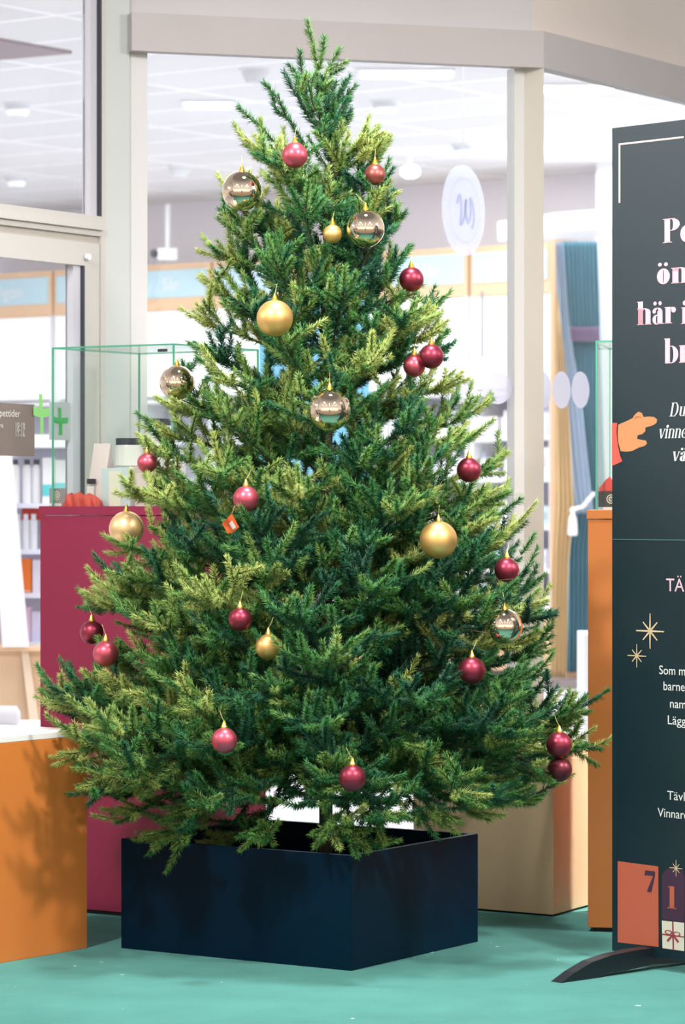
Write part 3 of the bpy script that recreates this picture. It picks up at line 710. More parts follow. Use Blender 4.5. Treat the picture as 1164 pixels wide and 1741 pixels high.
emblem_card('emblem_card', onred(111, .045)[0], onred(84, .045)[0], .006, ZR, hpx(26), mm('grey card', (150, 138, 136)), M_em, 'small grey card with a round emblem in the left glass case')

# left orange cube: vertical corner at x=148
def front_corner(x, y): D = FPX * CAMZ / (y - HY); return Vector(((x - CX) / FPX * D, D))
OC = front_corner(148, 1612); OD = Vector((3318, 5388)).normalized()
OD = (OC - front_corner(0, 1638)).normalized()
ON = Vector((-OD.y, OD.x))                                   # to the left, away from the camera
zo = CAMZ - (1240 - HY) / FPX * OC.y
M_or = slab_mat('orange paint', (214, 124, 58), .4)
oc = empty('orange_cube', (*(OC - OD * .35 + ON * .3), 0), 'low orange display cube at the left edge, in front of the red pedestal', 'cube')
MB().obox(OC, -OD * .85, ON * .55, 0, zo - .016).build('body', M_or, oc, bevel=.0015)
MB().obox(OC, -OD * .85, ON * .55, zo - .0155, zo).build('top_board', slab_mat('pale top laminate', (240, 236, 232), .4), oc, bevel=.001)

# tan cube behind the tree
TC = front_corner(940, 1559)
tn = empty('tan_cube', (*(TC + U * .23 + Vv * .23), 0), 'low beige display cube on the carpet behind the right side of the tree', 'cube')
TV = Vector((.47, .883)); zt_ = CAMZ - 425 / FPX * 9.3
M_tan = slab_mat('beige paint', (238, 202, 162), .5)
MB().obox(TC, U * .475, TV * .42, .006, zt_ - .016).build('body', M_tan, tn, bevel=.0015)
MB().obox(TC, U * .475, TV * .42, zt_ - .0155, zt_).build('top_board', M_tan, tn, bevel=.001)
MB().obox(TC + U * .01 + TV * .01, U * .455, TV * .4, 0, .006).build('plinth', mat('black plinth', (16, 14, 18), .7), tn)

# right orange pedestal
PC = front_corner(999, 1584); PU = Vector((.985, -.17)).normalized(); PV = Vector((.17, .985)).normalized(); ZP = CAMZ - 17 / FPX * PC.y
op = empty('orange_pedestal', (*(PC + PU * .24 + PV * .24), 0), 'tall orange display pedestal half hidden behind the dark banner', 'pedestal')
MB().obox(PC, PU * .475, PV * .475, .012, ZP - .027).build('body', M_or, op, bevel=.0012)
MB().obox(PC - PU * .003 - PV * .003, PU * .481, PV * .481, ZP - .025, ZP).build('lid', M_or, op, bevel=.0012)
MB().obox(PC + PU * .02 + PV * .01, PU * .44, PV * .44, 0, .012).build('plinth', mat('black plinth', (16, 14, 18), .7), op)
glass_case('glass_case', PC + PU * .022 + PV * .02, PU * .43, PV * .43, ZP, CAMZ + 267 / FPX * 8.83, 'clear glass case with green edges on the right orange pedestal')
def onp(x, dv): a = (x - CX) / FPX; o = PC + PV * dv; s = (a * o.y - o.x) / (PU.x - a * PU.y); return o + PU * s
emblem_card('emblem_card', onp(1017, .05), onp(1056, .05), .03, ZP, hpx(26, 8.9), mm('black card', (34, 34, 38)), M_em, 'black emblem box under the red wedge in the right glass case')
rr_ = MB(); a_, b_, c_ = onp(1018, .055), onp(1050, .055), onp(1036, .055); z_ = ZP + .008 + hpx(26, 8.9)
V = [(*a_, z_), (*b_, z_), (*(c_ + PU * .0), z_ + hpx(26, 8.9)), (*(a_ + PU * .018), z_ + hpx(20, 8.9)), (*a_, z_ + .01)]
V = V + [(v[0] + PV.x * .025, v[1] + PV.y * .025, v[2]) for v in V]
rr_.add(V, [(0, 1, 2, 3, 4), (9, 8, 7, 6, 5), (0, 5, 6, 1), (1, 6, 7, 2), (2, 7, 8, 3), (3, 8, 9, 4), (4, 9, 5, 0)])
tag(rr_.build('red_wedge', mat('bright red velvet', (226, 62, 48), .6), bevel=.003), 'bright red wedge on the black emblem box in the right glass case', 'gift')

# ------------------------------------------------------------------ planter
PF = front_corner(597, 1651); HPL = CAMZ - 605 / FPX * PF.y
LU = (front_corner(206, 1612) - PF).length; LV = (front_corner(812, 1601) - PF).length
PUd = (front_corner(206, 1612) - PF).normalized(); PVd = (front_corner(812, 1601) - PF).normalized()
M_plant = mat('petrol blue lacquer', (0, 28, 46), .4, spec=.09, noise=.03, nscale=6, bump=.03, bscale=500)
pt = empty('planter_box', (*(PF + PUd * LU / 2 + PVd * LV / 2), 0), 'square petrol blue planter box that holds the Christmas tree', 'planter')
th = .018
c4 = [PF, PF + PUd * LU, PF + PUd * LU + PVd * LV, PF + PVd * LV]
i4 = [PF + PUd * th + PVd * th, PF + PUd * (LU - th) + PVd * th, PF + PUd * (LU - th) + PVd * (LV - th), PF + PUd * th + PVd * (LV - th)]
for k in range(4):
    j = (k + 1) % 4
    MB().prism([c4[k], c4[j], i4[j], i4[k]], 0, HPL).build('side_panel', M_plant, pt, bevel=.0012)
MB().prism(i4, 0.002, .02).build('base_panel', mat('black base', (14, 16, 18), .8), pt)
PCt = PF + PUd * LU / 2 + PVd * LV / 2

# ------------------------------------------------------------------ banner
BO = Vector(V2(1040, 8.2)); BD = Vector((.665, -.747)).normalized(); BN = Vector((-.747, -.665)).normalized()
BZ0, BZ1 = CAMZ - 766 / FPX * 8.2, CAMZ + 632 / FPX * 8.2
bn = empty('banner_stand', (*(BO + BD * .42), 0), 'tall dark green competition banner stand with pink lettering at the right edge', 'banner')
MB().obox(BO, BD * .85, -BN * .018, BZ0, BZ1).build('panel', mat('dark petrol print', (0, 32, 42), .42, spec=.7, noise=.02, nscale=10), bn, bevel=.001)
def bt(x):
    a = (x - CX) / FPX; return (a * BO.y - BO.x) / (BD.x - a * BD.y)
def bz(x, y): return CAMZ + (HY - y) / FPX * (BO.y + BD.y * bt(x))
def bw(t, z, off=0.0008): p = BO + BD * t + BN * off; return Vector((p.x, p.y, z))
def bpoly(name, px, m, off=.0008, parent=None):
    return mesh_obj(name, [bw(bt(x), bz(x, y), off) for x, y in px], [tuple(range(len(px)))], m, parent or bn)
M_pink = mm('pink print', (240, 192, 204)); M_cream = mm('cream print', (236, 214, 200)); M_white = mm('white print', (226, 226, 222))
M_orp = mm('terracotta print', (186, 92, 68)); M_pur = mm('plum print', (66, 38, 62)); M_skin = mm('tan print', (206, 138, 90)); M_sleeve = mm('coral print', (222, 88, 76)); M_gold = mm('gold print', (214, 190, 150))
MB().obox(BO + BN * .0005, BD * .85, BN * .001, bz(1040, 917.5), bz(1040, 916)).build('seam', mm('seam line', (70, 104, 108)), bn)
# frame line at the top
bpoly('frame_line', [(1051.5, 345), (1054.5, 345), (1054.5, 244), (1051.5, 244)], M_cream)
bpoly('frame_line', [(1051.5, 247), (1051.5, 244), (1162, 231.5), (1162, 234.5)], M_cream)
# fat-face serif letters made of strokes, unit = x-height 1 em grid (cap height 1)
def rect(x0, y0, x1, y1): return ([(x0, y0), (x1, y0), (x1, y1), (x0, y1)], [(0, 1, 2, 3)])
def arc(cx, cy, rx, ry, ix, iy, a0, a1, n=18):
    v = []; 
    for k in range(n + 1):
        t = math.radians(a0 + (a1 - a0) * k / n); v.append((cx + rx * math.cos(t), cy + ry * math.sin(t)))
        v.append((cx + ix * math.cos(t), cy + iy * math.sin(t)))
    return (v, [(2 * k, 2 * k + 1, 2 * k + 3, 2 * k + 2) for k in range(n)])
def poly(*p): return (list(p), [tuple(range(len(p)))])
XH = .70
def glyph(ch, w=1.0):
    """list of polys and advance; w: stem weight"""
    s = .26 * w; h = .035; e = .06
    if ch in 'öä':
        g_, a = glyph({'ö': 'o', 'ä': 'a'}[ch], w)
        c = a / 2 - .03
        return g_ + [arc(c - .13, .88, .085, .085, 0, 0, 0, 360), arc(c + .13, .88, .085, .085, 0, 0, 0, 360)], a
    gp = .13 + .10 * (1 - w)
    if ch == 'n': return [rect(.05, 0, .05 + s, XH), rect(0, 0, .09 + s, h), rect(0, XH - h, .1, XH), arc(.05 + s + gp * .5, XH - .16, gp * .5 + s, .16, gp * .5, .13, 0, 180), rect(.05 + s + gp, 0, .05 + 2 * s + gp, XH - .15), rect(.01 + s + gp, 0, .10 + 2 * s + gp, h)], .11 + 2 * s + gp
    if ch == 'h': g_, a = glyph('n', w); return g_ + [rect(.05, 0, .05 + s, 1), rect(0, 1 - h, .1, 1)], a
    if ch == 'o': return [arc(.3, XH / 2, .28, XH / 2, .28 - s, XH / 2 - .03, 0, 360, 32)], .62
    if ch == 'e': return [arc(.28, XH / 2, .27, XH / 2, .27 - s, XH / 2 - .03, 20, 180), arc(.28, XH / 2, .27, XH / 2, .27 - s, XH / 2 - .03, 180, 330), rect(.2, XH / 2 - .02, .54, XH / 2 + .03), arc(.28, XH / 2, .27, XH / 2, .27 - s * .7, XH / 2 - .03, 5, 30, 4)], .58
    if ch == 'i': return [rect(.05, 0, .05 + s, XH), rect(0, 0, .1 + s, h), rect(0, XH - h, .1, XH), arc(.05 + s / 2, .88, .11, .11, 0, 0, 0, 360)], .13 + s
    if ch == 'r': return [rect(.05, 0, .05 + s, XH), rect(0, 0, .12 + s, h), rect(0, XH - h, .1, XH), arc(.05 + s + .15, XH - .13, .12, .12, 0, 0, 0, 360), arc(.05 + s + .1, XH - .15, .14, .15, .11, .11, 90, 180, 8)], .36 + s
    if ch == 'b': return [rect(.05, 0, .05 + s, 1), rect(0, 1 - h, .1, 1), arc(.05 + s + .08, XH / 2, .10 + s, XH / 2, .10, XH / 2 - .03, -90, 90), rect(.05 + s * .7, 0, .15 + s, .035), rect(.05 + s * .7, XH - .035, .15 + s, XH)], .25 + 2 * s
    if ch == 'P': return [rect(.07, 0, .07 + s, 1), rect(0, 0, .16 + s, h), rect(0, 1 - h, .3 + s, 1), arc(.1 + s + .04, .745, .12 + s, .255, .07, .22, -90, 90), rect(.07 + s, .49, .15 + s, .525)], .36 + 2 * s
    if ch == 'a': return [rect(.27, 0, .27 + s, XH - .15), rect(.27, 0, .34 + s, h), arc(.27, XH - .18, s, .18, .05, .15, 0, 150), arc(.11, XH - .16, .09, .09, 0, 0, 0, 360), arc(.24, .19, .22, .21, .04, .17, 70, 290)], .36 + s
    if ch == 'u': return [rect(.05, .15, .05 + s, XH), rect(0, XH - h, .1, XH), arc(.05 + s + gp * .5, .16, gp * .5 + s, .16, gp * .5, .13, 180, 360), rect(.05 + s + gp, 0, .05 + 2 * s + gp, XH), rect(s + gp, XH - h, .1 + s + gp, XH), rect(.05 + s + gp, 0, .10 + 2 * s + gp, h)], .11 + 2 * s + gp
    if ch == 'v': return [poly((.0, XH), (s + .02, XH), (.3, 0), (.2, 0)), poly((.42, XH), (.48, XH), (.3, 0), (.25, 0)), rect(-.03, XH - h, s + .06, XH), rect(.36, XH - h, .54, XH)], .52
    if ch == 'D': return [rect(.07, 0, .07 + s, 1), rect(0, 0, .35 + s, h), rect(0, 1 - h, .35 + s, 1), arc(.2 + s, .5, .2 + s, .5, .2, .465, -90, 90)], .48 + 2 * s
    if ch == '7': return [poly((.08, .72), (.12, 1), (.6, 1), (.6, .78), (.14, .78)), poly((.52, .8), (.6, .8), (.42, 0), (.2, 0), (.24, .12))], .65
    if ch == '1': return [rect(.12, 0, .38, 1), rect(.0, 0, .5, .05), poly((.0, .93), (.12, 1), (.2, 1), (.2, .95))], .52
    return [], .3
def serif(name, text, x, y, hpix, wpix, m, weight=1.0, slant=0.0, parent=None, off=.0010, space=.02):
    """text starting at pixel x on baseline y; cap height hpix, full width wpix pixels"""
    polys = []; adv = 0
    for ch in text:
        g_, a = glyph(ch, weight)
        for v, f in g_: polys.append(([(px + adv, py) for px, py in v], f))
        adv += a + space
    t0, z0 = bt(x), bz(x, y); t1 = bt(x + wpix); sx_ = (t1 - t0) / adv; sz = hpix / FPX * 8.1
    return flat_obj(name, polys, lambda a, b, e: bw(t0 + (a) * sx_ + b * sz * slant, z0 + b * sz, off), m, parent or bn)
serif('lettering', 'P', 1127, 413.5, 41, 33, M_pink); serif('lettering', 'e', 1156, 412.5, 41, 24, M_pink)
serif('lettering', 'ön', 1116, 484, 38, 56, M_pink)
serif('lettering', 'här', 1083, 553, 40, 68, M_pink); serif('lettering', 'i', 1158, 551, 40, 15, M_pink)
serif('lettering', 'br', 1129, 618, 42, 46, M_pink)
serif('script_lettering', 'Du', 1138, 708, 23, 27, M_white, .55, .22)
serif('script_lettering', 'vinne', 1119, 745.5, 23, 50, M_white, .5, .22)
serif('script_lettering', 'vä', 1142, 784, 23, 24, M_white, .5, .22)
def sans(text, x, y, hpix, wpix, m, name='small_lettering', par=None, off=.0010):
    v, f = font_mesh(text, 1.0); wd = max(p.x for p in v); t0, z0 = bt(x), bz(x, y); sx_ = (bt(x + wpix) - t0) / wd; sz = hpix / FPX * 8.1 / .70
    return flat_obj(name, [(v, f)], lambda a, b, e: bw(t0 + a * sx_, z0 + b * sz, off), m, par or bn)
sans('TÄ', 1132, 1005, 22, 31, M_pink, 'heading_lettering')
sans('Som m', 1120, 1146, 15, 45, M_white); sans('barne', 1127, 1173, 15, 37, M_white); sans('nam', 1138, 1203, 15, 28, M_white); sans('Lägg', 1134, 1231, 15, 32, M_white)
sans('Tävl', 1134, 1359, 15, 30, M_white); sans('Vinnare', 1118, 1388, 15, 52, M_white)
def star(x, y, rx, ry, m, off=.0010):
    polys = []; k = 1.35
    ct, cz = bt(x), bz(x, y); ex = (bt(x + rx) - ct); ez = ry / FPX * 8.1
    for i in range(8):
        a = math.pi / 4 * i; L = 1.0 if i % 2 == 0 else .72; c, s_ = math.cos(a), math.sin(a); w = .055
        polys.append(([(-s_ * w + c * .1, c * w + s_ * .1), (s_ * w + c * .1, -c * w + s_ * .1), (c * L + s_ * w * .6, s_ * L - c * w * .6), (c * L - s_ * w * .6, s_ * L + c * w * .6)], [(0, 1, 2, 3)]))
    polys.append(arc(0, 0, .16, .16, 0, 0, 0, 360, 14))
    return flat_obj('star', polys, lambda a, b, e: bw(ct + a * ex, cz + b * ez, off), m, bn)
star(1105, 1073, 24, 30, M_gold); star(1082.5, 1115, 16, 20, M_gold)
# pointing hand
bpoly('sleeve', [(1040, 719), (1049, 719), (1048, 735), (1050, 755), (1054, 775), (1058, 784), (1048, 789), (1040, 792)], M_sleeve)
bpoly('hand', [(1051, 722), (1065, 716), (1075, 711), (1080, 704), (1085, 700), (1091, 702), (1094, 709), (1104, 708), (1112, 709), (1117, 713), (1116, 719), (1110, 723), (1097, 727), (1097, 733), (1092, 738), (1084, 740), (1083, 746), (1090, 748), (1098, 749), (1100, 754), (1096, 758), (1086, 761), (1074, 767), (1064, 768), (1055, 767), (1051, 752), (1050, 736)], M_skin)
bpoly('finger_line', [(1078, 712), (1082, 707), (1090, 709), (1092, 710), (1083, 709), (1079, 713)], mm('finger outline', (178, 100, 66)), .0012)
# calendar doors at the foot
pn = bpoly('orange_door', [(1050, 1464), (1119, 1473), (1119.5, 1610), (1050, 1602)], M_orp)
serif('numeral', '7', 1093, 1515, 36, 23, M_pur, off=.0014)
ap = [(1125, 1563), (1125, 1500)] + [(1144.5 - 19.5 * math.cos(math.radians(a)), 1492 - 17 * math.sin(math.radians(a))) for a in range(0, 181, 15)] + [(1164, 1500), (1164, 1568)]
bpoly('plum_door', ap, M_pur)
serif('numeral', '1', 1135, 1544, 38, 16, M_orp, off=.0014)
star(1149.5, 1476, 11, 14, M_gold, .0016)
bpoly('gift_print', [(1125, 1565), (1163, 1569), (1163, 1617), (1126, 1612)], mm('ivory print', (216, 208, 190)))
M_rib = mm('dark red print', (150, 60, 66))
bpoly('ribbon_print', [(1142.5, 1567), (1145, 1567), (1146, 1615), (1143.5, 1615)], M_rib, .0014)
bpoly('ribbon_print', [(1125, 1587), (1163, 1592), (1163, 1594), (1125, 1589.5)], M_rib, .0014)
def ribloop(cx, cy, rx, ry, rot):
    polys = [arc(0, 0, 1, 1, .68, .6, 0, 360, 20)]; ct, cz = bt(cx), bz(cx, cy); ex = bt(cx + rx) - ct; ez = ry / FPX * 8.1; c, s_ = math.cos(rot), math.sin(rot)
    flat_obj('bow_print', polys, lambda a, b, e: bw(ct + (a * c - b * s_) * ex, cz + (a * s_ + b * c) * ez, .0016), M_rib, bn)
ribloop(1136.5, 1585, 6.5, 4, -.5); ribloop(1150.5, 1588, 6.5, 4, .5)
bpoly('bow_print', [(1143, 1588), (1146, 1590), (1136, 1601), (1133, 1599)], M_rib, .0016); bpoly('bow_print', [(1143, 1590), (1146, 1589), (1155, 1601), (1152, 1603)], M_rib, .0016)
# curved feet
FD = Vector((-BN.x, -BN.y))
def foot(tc):
    c = BO + BD * tc; L = .335
    top = [(-L, .0), (-L * .85, .022), (-L * .66, .042), (-L * .45, .052), (-L * .2, .056), (0, .056), (L * .2, .056), (L * .45, .052), (L * .66, .042), (L * .85, .022), (L, .0)]
    bot = [(L * .86, .0), (L * .8, .008), (L * .3, .008), (0, .014), (-L * .3, .008), (-L * .5, .008), (-L * .55, .0)]
    pr_ = top + bot; w = .018; V = []
    for e in (-w, w):
        for a, z in pr_: p = c + FD * a + BD * e; V.append((p.x, p.y, z))
    n = len(pr_); F = [tuple(range(n)), tuple(range(n, 2 * n))[::-1]] + [(i, (i + 1) % n, n + (i + 1) % n, n + i) for i in range(n)]
    mesh_obj('foot', V, F, mat('black steel', (20, 24, 32), .45), bn)
foot(.126); foot(.72)

# ------------------------------------------------------------------ the tree
TX, TY = -0.045, 8.56
CLEAR = []
BAUBLES = [  # x, y, r(px), kind, clear view, depth nudge, label
 (501, 264, 22, 'rose', 1, 0, 'rose pink matte bauble near the tree top, under the leader'),
 (637, 297, 18, 'brownred', 0, 0.03, 'small brownish red bauble half hidden at upper right of the tree'),
 (699, 475, 21, 'wine', 1, 0, 'wine red bauble at the right edge, below the large shiny gold one'),
 (733, 606, 21, 'wine', 1, 0, 'wine red bauble at the right edge, overlapping a rosier one behind it'),
 (704, 622, 19, 'rose', 0, 0.09, 'rosy bauble mostly behind the wine red one at the right edge'),
 (797, 799, 21, 'wine', 1, 0, 'wine red bauble at the right edge, above the matte gold one'),
 (418, 848, 22, 'rose', 1, 0, 'rose pink bauble left of the trunk, above the orange tag'),
 (861, 969, 21, 'wine', 1, 0, 'dark wine bauble right of the matte gold bauble, against the window'),
 (408, 1053, 20, 'wine', 1, .05, 'deep wine bauble sitting in the shade left of the trunk'),
 (156, 1075, 20, 'wine', 1, 0.04, 'wine bauble at the left edge, the upper and darker of two touching'),
 (180, 1111, 22, 'rose', 1, 0, 'rosy wine bauble at the left edge, the lower of two touching'),
 (802, 1140, 23, 'wine', 1, 0, 'wine red bauble under the clear mirror bauble at lower right'),
 (381, 1259, 22, 'rose', 1, 0, 'pink matte bauble low on the left above the planter'),
 (599, 1323, 23, 'wine', 1, 0, 'wine red bauble lowest on the front, above the planter corner'),
 (950, 1266, 22, 'wine', 1, 0, 'wine red bauble at the right tip, the upper of two'),
 (951, 1308, 21, 'darkwine', 1, .02, 'dark wine bauble at the right tip, hanging just below another'),
 (250, 787, 17, 'rose', 1, -.04, 'rosy bauble peeping out beside the jars in the glass case'),
 (467, 541, 31, 'gold', 1, 0, 'large matte gold bauble in the upper half, left of the trunk'),
 (745, 918, 32, 'gold', 1, 0, 'large matte gold bauble on the right side of the tree'),
 (215, 899, 30, 'palegold', 1, 0, 'large matte gold bauble at the left edge before the red pedestal'),
 (411, 325, 34, 'mirror', 1, 0, 'large shiny gold bauble at the upper left of the tree'),
 (621, 389, 33, 'mirror', 1, 0, 'large shiny gold bauble at the upper right of the tree'),
 (301, 651, 30, 'mirror', 1, 0, 'large shiny gold bauble at the left edge before the glass case'),
 (560, 697, 36, 'mirror', 1, 0, 'large shiny gold bauble on the front of the tree below the middle gap'),
 (858, 1065, 30, 'mirror', 1, -.05, 'shiny mirror bauble at the right edge below the dark wine one'),
 (565, 398, 16, 'gold', 0, .06, 'small gold bauble tucked beside the shiny one at upper right'),
 (456, 1100, 22, 'gold', 0, .12, 'gold bauble showing deep inside the branches near the deep wine one'),
]
ys_ = [30, 60, 90, 150, 190, 240, 290, 340, 440, 490, 550, 640, 740, 860, 930, 1030, 1140, 1200, 1280, 1350, 1400, 1440]
RLp = [.03, .05, .09, .12, .20, .22, .25, .28, .31, .32, .38, .38, .47, .53, .53, .63, .66, .74, .76, .65, .58, .42]
RRp = [.03, .05, .05, .06, .09, .17, .19, .21, .23, .28, .33, .39, .44, .46, .53, .61, .60, .66, .72, .66, .46, .16]
zs_ = [CAMZ + (HY - y) / FPX * 8.56 for y in ys_][::-1]; RLp = RLp[::-1]; RRp = RRp[::-1]
def Rad(z, cx, sy):
    """surface radius at height z for the plan direction (cx, sy) (cx>0 right, sy<0 towards the camera)"""
    rl = float(np.interp(z, zs_, RLp)); rr = float(np.interp(z, zs_, RRp)); m = (rl + rr) / 2
    t = cx * cx; s = rr if cx > 0 else rl
    return (m * (1 - t) + s * t) * (1.0 if sy > 0 or z < .5 else 1.0)
placed = []
for (x, y, r, kind, clr, nud, lab) in BAUBLES:
    D = 8.3
    for _ in range(6):
        X = (x - CX) / FPX * D; z = CAMZ + (HY - y) / FPX * D; dx = X - TX
        R = (Rad(z, 1 if dx > 0 else -1, 0) + Rad(z, 0, -1)) / 2 if abs(dx) < .1 else Rad(z, math.copysign(1, dx), 0)
        D = TY - math.sqrt(max(R * R * .85 - dx * dx, 0.0)) - .03 + nud
    placed.append((Vector((X, D, z)), r / FPX * D, kind, clr, lab))

rs_ = np.random.default_rng(11)
SOLIDS = [  # plan quads with their height ranges: branches stay out of these
 ([OC, OC - OD * .85, OC - OD * .85 + ON * .55, OC + ON * .55], 0, zo), ([RF, RF + U * .475, RF + U * .475 + Vv * .475, RF + Vv * .475], 0, ZR),
 ([TC, TC + U * .475, TC + U * .475 + TV * .42, TC + TV * .42], 0, zt_), ([PC, PC + PU * .475, PC + PU * .475 + PV * .475, PC + PV * .475], 0, ZP)]
def in_quad(q, x, y, mg):
    c = (q[0] + q[1] + q[2] + q[3]) / 4
    for i in range(4):
        a, b = q[i], q[(i + 1) % 4]; e = (b - a).normalized(); n = Vector((-e.y, e.x))
        if (c - a).dot(n) < 0: n = -n
        if (Vector((x, y)) - a).dot(n) < -mg: return False
    return True
def solid(w, mg=.022):
    for q, a, b in SOLIDS:
        if a - .02 < w[2] < b + mg and in_quad(q, w[0], w[1], mg): return True
    if w[2] < HPL + .01 and in_quad(c4, w[0], w[1], .02) and not in_quad(i4, w[0], w[1], -.02): return True
    if w[2] < .03 or w[1] > A0.y + .3 * (w[0] - A0.x) - .1: return True
    return False
class Shoots:
    def __init__(s): s.p = []; s.d = []; s.L = []; s.up = []; s.tone = []; s.wood = []
    def add(s, p, d, L, up, tone): 
        s.p.append(tuple(p)); s.d.append(tuple(d)); s.L.append(L); s.up.append(tuple(up)); s.tone.append(tone)
def blocked(p, q):
    """a shoot that would stand in front of a bauble people hung in the open"""
    for t in (0.0, .5, 1.0, 1.12):
        if solid(p + (q - p) * t): return True
    for c, r, kind, clr, lab in placed + [(Vector(((392 - CX) / FPX * 8.16, 8.16, CAMZ - 41 / FPX * 8.16)), .024, '', 1, '')]:
        for t in (0.0, .35, .7, 1.0):
            w = p + (q - p) * t
            if (w - c).length < r + .012: return True
            if clr and w.y < c.y and c.y - w.y < .45:
                k = c.y / w.y; dx = (w.x * k - c.x); dz = ((w.z - CAMZ) * k + CAMZ - c.z)
                if math.hypot(dx, dz) < r + .008 and not (dz < -r * .55): return True
    return False
def needle_arrays(S, dens=1650, seed=0):
    g = np.random.default_rng(seed)
    p = np.array(S.p); d = np.array(S.d); L = np.array(S.L); up = np.array(S.up); tone = np.array(S.tone)
    d /= np.linalg.norm(d, axis=1)[:, None]
    side = np.cross(d, up); side /= np.linalg.norm(side, axis=1)[:, None] + 1e-9
    upv = np.cross(side, d)
    k = np.maximum((L * dens).astype(int), 14); idx = np.repeat(np.arange(len(L)), k); n = len(idx)
    s = g.random(n) ** .95
    # azimuth: mostly sideways and upward
    psi = g.normal(.15, .7, n) + np.where(g.random(n) < .5, 0, math.pi) 
    free = g.random(n) < .34; psi = np.where(free, g.random(n) * 2 * math.pi, psi)
    ln = (.0215 - .005 * s ** 4) * (.8 + .4 * g.random(n))
    th = np.radians(60 - 26 * s + g.normal(0, 8, n))
    bend = .12 * L[idx]
    base = p[idx] + d[idx] * (L[idx] * s)[:, None] + upv[idx] * (bend * s * s)[:, None]
    rad = side[idx] * np.cos(psi)[:, None] + upv[idx] * np.sin(psi)[:, None]
    nd = d[idx] * np.cos(th)[:, None] + rad * np.sin(th)[:, None]; nd /= np.linalg.norm(nd, axis=1)[:, None]
    tip = base + nd * ln[:, None]
    w1 = np.cross(nd, rad + 1e-4); w1 /= np.linalg.norm(w1, axis=1)[:, None] + 1e-9; w2 = np.cross(nd, w1)
    w = .00115
    mid = base + nd * (ln * .25)[:, None]
    b0 = mid + w1 * w; b1 = mid - w1 * w * .5 + w2 * w * .8; b2 = mid - w1 * w * .5 - w2 * w * .8
    # spindle: base point, three mid points, tip
    V = np.stack([base, b0, b1, b2, tip], 1).reshape(-1, 3)
    o = (np.arange(n) * 5)[:, None, None]
    F = (np.array([[0, 2, 1], [0, 3, 2], [0, 1, 3], [1, 2, 4], [2, 3, 4], [3, 1, 4]])[None] + o).reshape(-1, 3)
    tn_ = np.repeat(np.clip(tone[idx] + g.normal(0, .05, n), 0, 1), 5)
    # stems
    m = len(L); q = p + d * L[:, None] + upv * (.12 * L)[:, None]; ws = .0019
    ring = [(side * math.cos(a) + upv * math.sin(a)) for a in (0, 2.094, 4.189)]
    SV = np.stack([p + r_ * ws for r_ in ring] + [q + r_ * ws * .4 for r_ in ring], 1).reshape(-1, 3)
    so = len(V) + (np.arange(m) * 6)[:, None, None]
    SF = (np.array([[0, 1, 4], [0, 4, 3], [1, 2, 5], [1, 5, 4], [2, 0, 3], [2, 3, 5]])[None] + so).reshape(-1, 3)
    st_ = np.full(m * 6, -1.0)
    return np.concatenate([V, SV]), np.concatenate([F, SF]), np.concatenate([tn_, st_])
def tube_arrays(pts, r0, r1, n=6):
    mb = MB(); k = len(pts); mb.tube(pts, [r0 + (r1 - r0) * i / (k - 1) for i in range(k)], n)
    V = np.array([tuple(v) for v in mb.v]); F = []
    for f in mb.f:
        for i in range(1, len(f) - 1): F.append((f[0], f[i], f[i + 1]))
    return V, np.array(F), np.full(len(V), -1.0)
def make_mesh(name, parts, m, parent, org):
    V = np.concatenate([a[0] for a in parts]) - np.array(org); off = 0; FF = []
    for a in parts: FF.append(a[1] + off); off += len(a[0])
    F = np.concatenate(FF); T = np.concatenate([a[2] for a in parts])
    me = bpy.data.meshes.new(name); me.vertices.add(len(V)); me.vertices.foreach_set('co', V.astype(np.float32).ravel())
    me.loops.add(F.size); me.loops.foreach_set('vertex_index', F.astype(np.int32).ravel())
    me.polygons.add(len(F)); me.polygons.foreach_set('loop_start', np.arange(0, F.size, 3, dtype=np.int32)); me.polygons.foreach_set('loop_total', np.full(len(F), 3, dtype=np.int32))
    at = me.attributes.new('tone', 'FLOAT', 'POINT'); at.data.foreach_set('value', T.astype(np.float32))
    me.materials.append(m); me.update(); me.validate()
    o = bpy.data.objects.new(name, me); col.objects.link(o)
    if parent: o.parent = parent
    return o
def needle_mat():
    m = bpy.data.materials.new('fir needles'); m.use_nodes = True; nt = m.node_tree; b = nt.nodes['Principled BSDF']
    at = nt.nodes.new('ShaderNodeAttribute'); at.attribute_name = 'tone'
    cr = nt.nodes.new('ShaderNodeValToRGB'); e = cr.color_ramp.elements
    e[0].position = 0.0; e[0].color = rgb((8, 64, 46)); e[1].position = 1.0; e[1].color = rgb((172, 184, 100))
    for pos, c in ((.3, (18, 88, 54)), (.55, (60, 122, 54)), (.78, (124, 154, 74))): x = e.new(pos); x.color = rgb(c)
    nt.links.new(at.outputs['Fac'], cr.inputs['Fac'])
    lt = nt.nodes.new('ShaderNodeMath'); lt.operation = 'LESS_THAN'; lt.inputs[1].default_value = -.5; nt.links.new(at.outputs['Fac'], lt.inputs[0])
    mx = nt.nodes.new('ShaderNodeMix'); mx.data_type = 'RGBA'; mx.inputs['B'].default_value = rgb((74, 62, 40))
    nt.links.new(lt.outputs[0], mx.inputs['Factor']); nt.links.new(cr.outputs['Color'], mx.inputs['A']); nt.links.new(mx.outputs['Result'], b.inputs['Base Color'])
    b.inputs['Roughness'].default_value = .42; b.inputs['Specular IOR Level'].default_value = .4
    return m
M_need = needle_mat()
ORG = (TX, TY, 0.0)
tree = empty('christmas_tree', ORG, 'tall artificial Christmas tree standing in the petrol blue planter', 'Christmas tree')
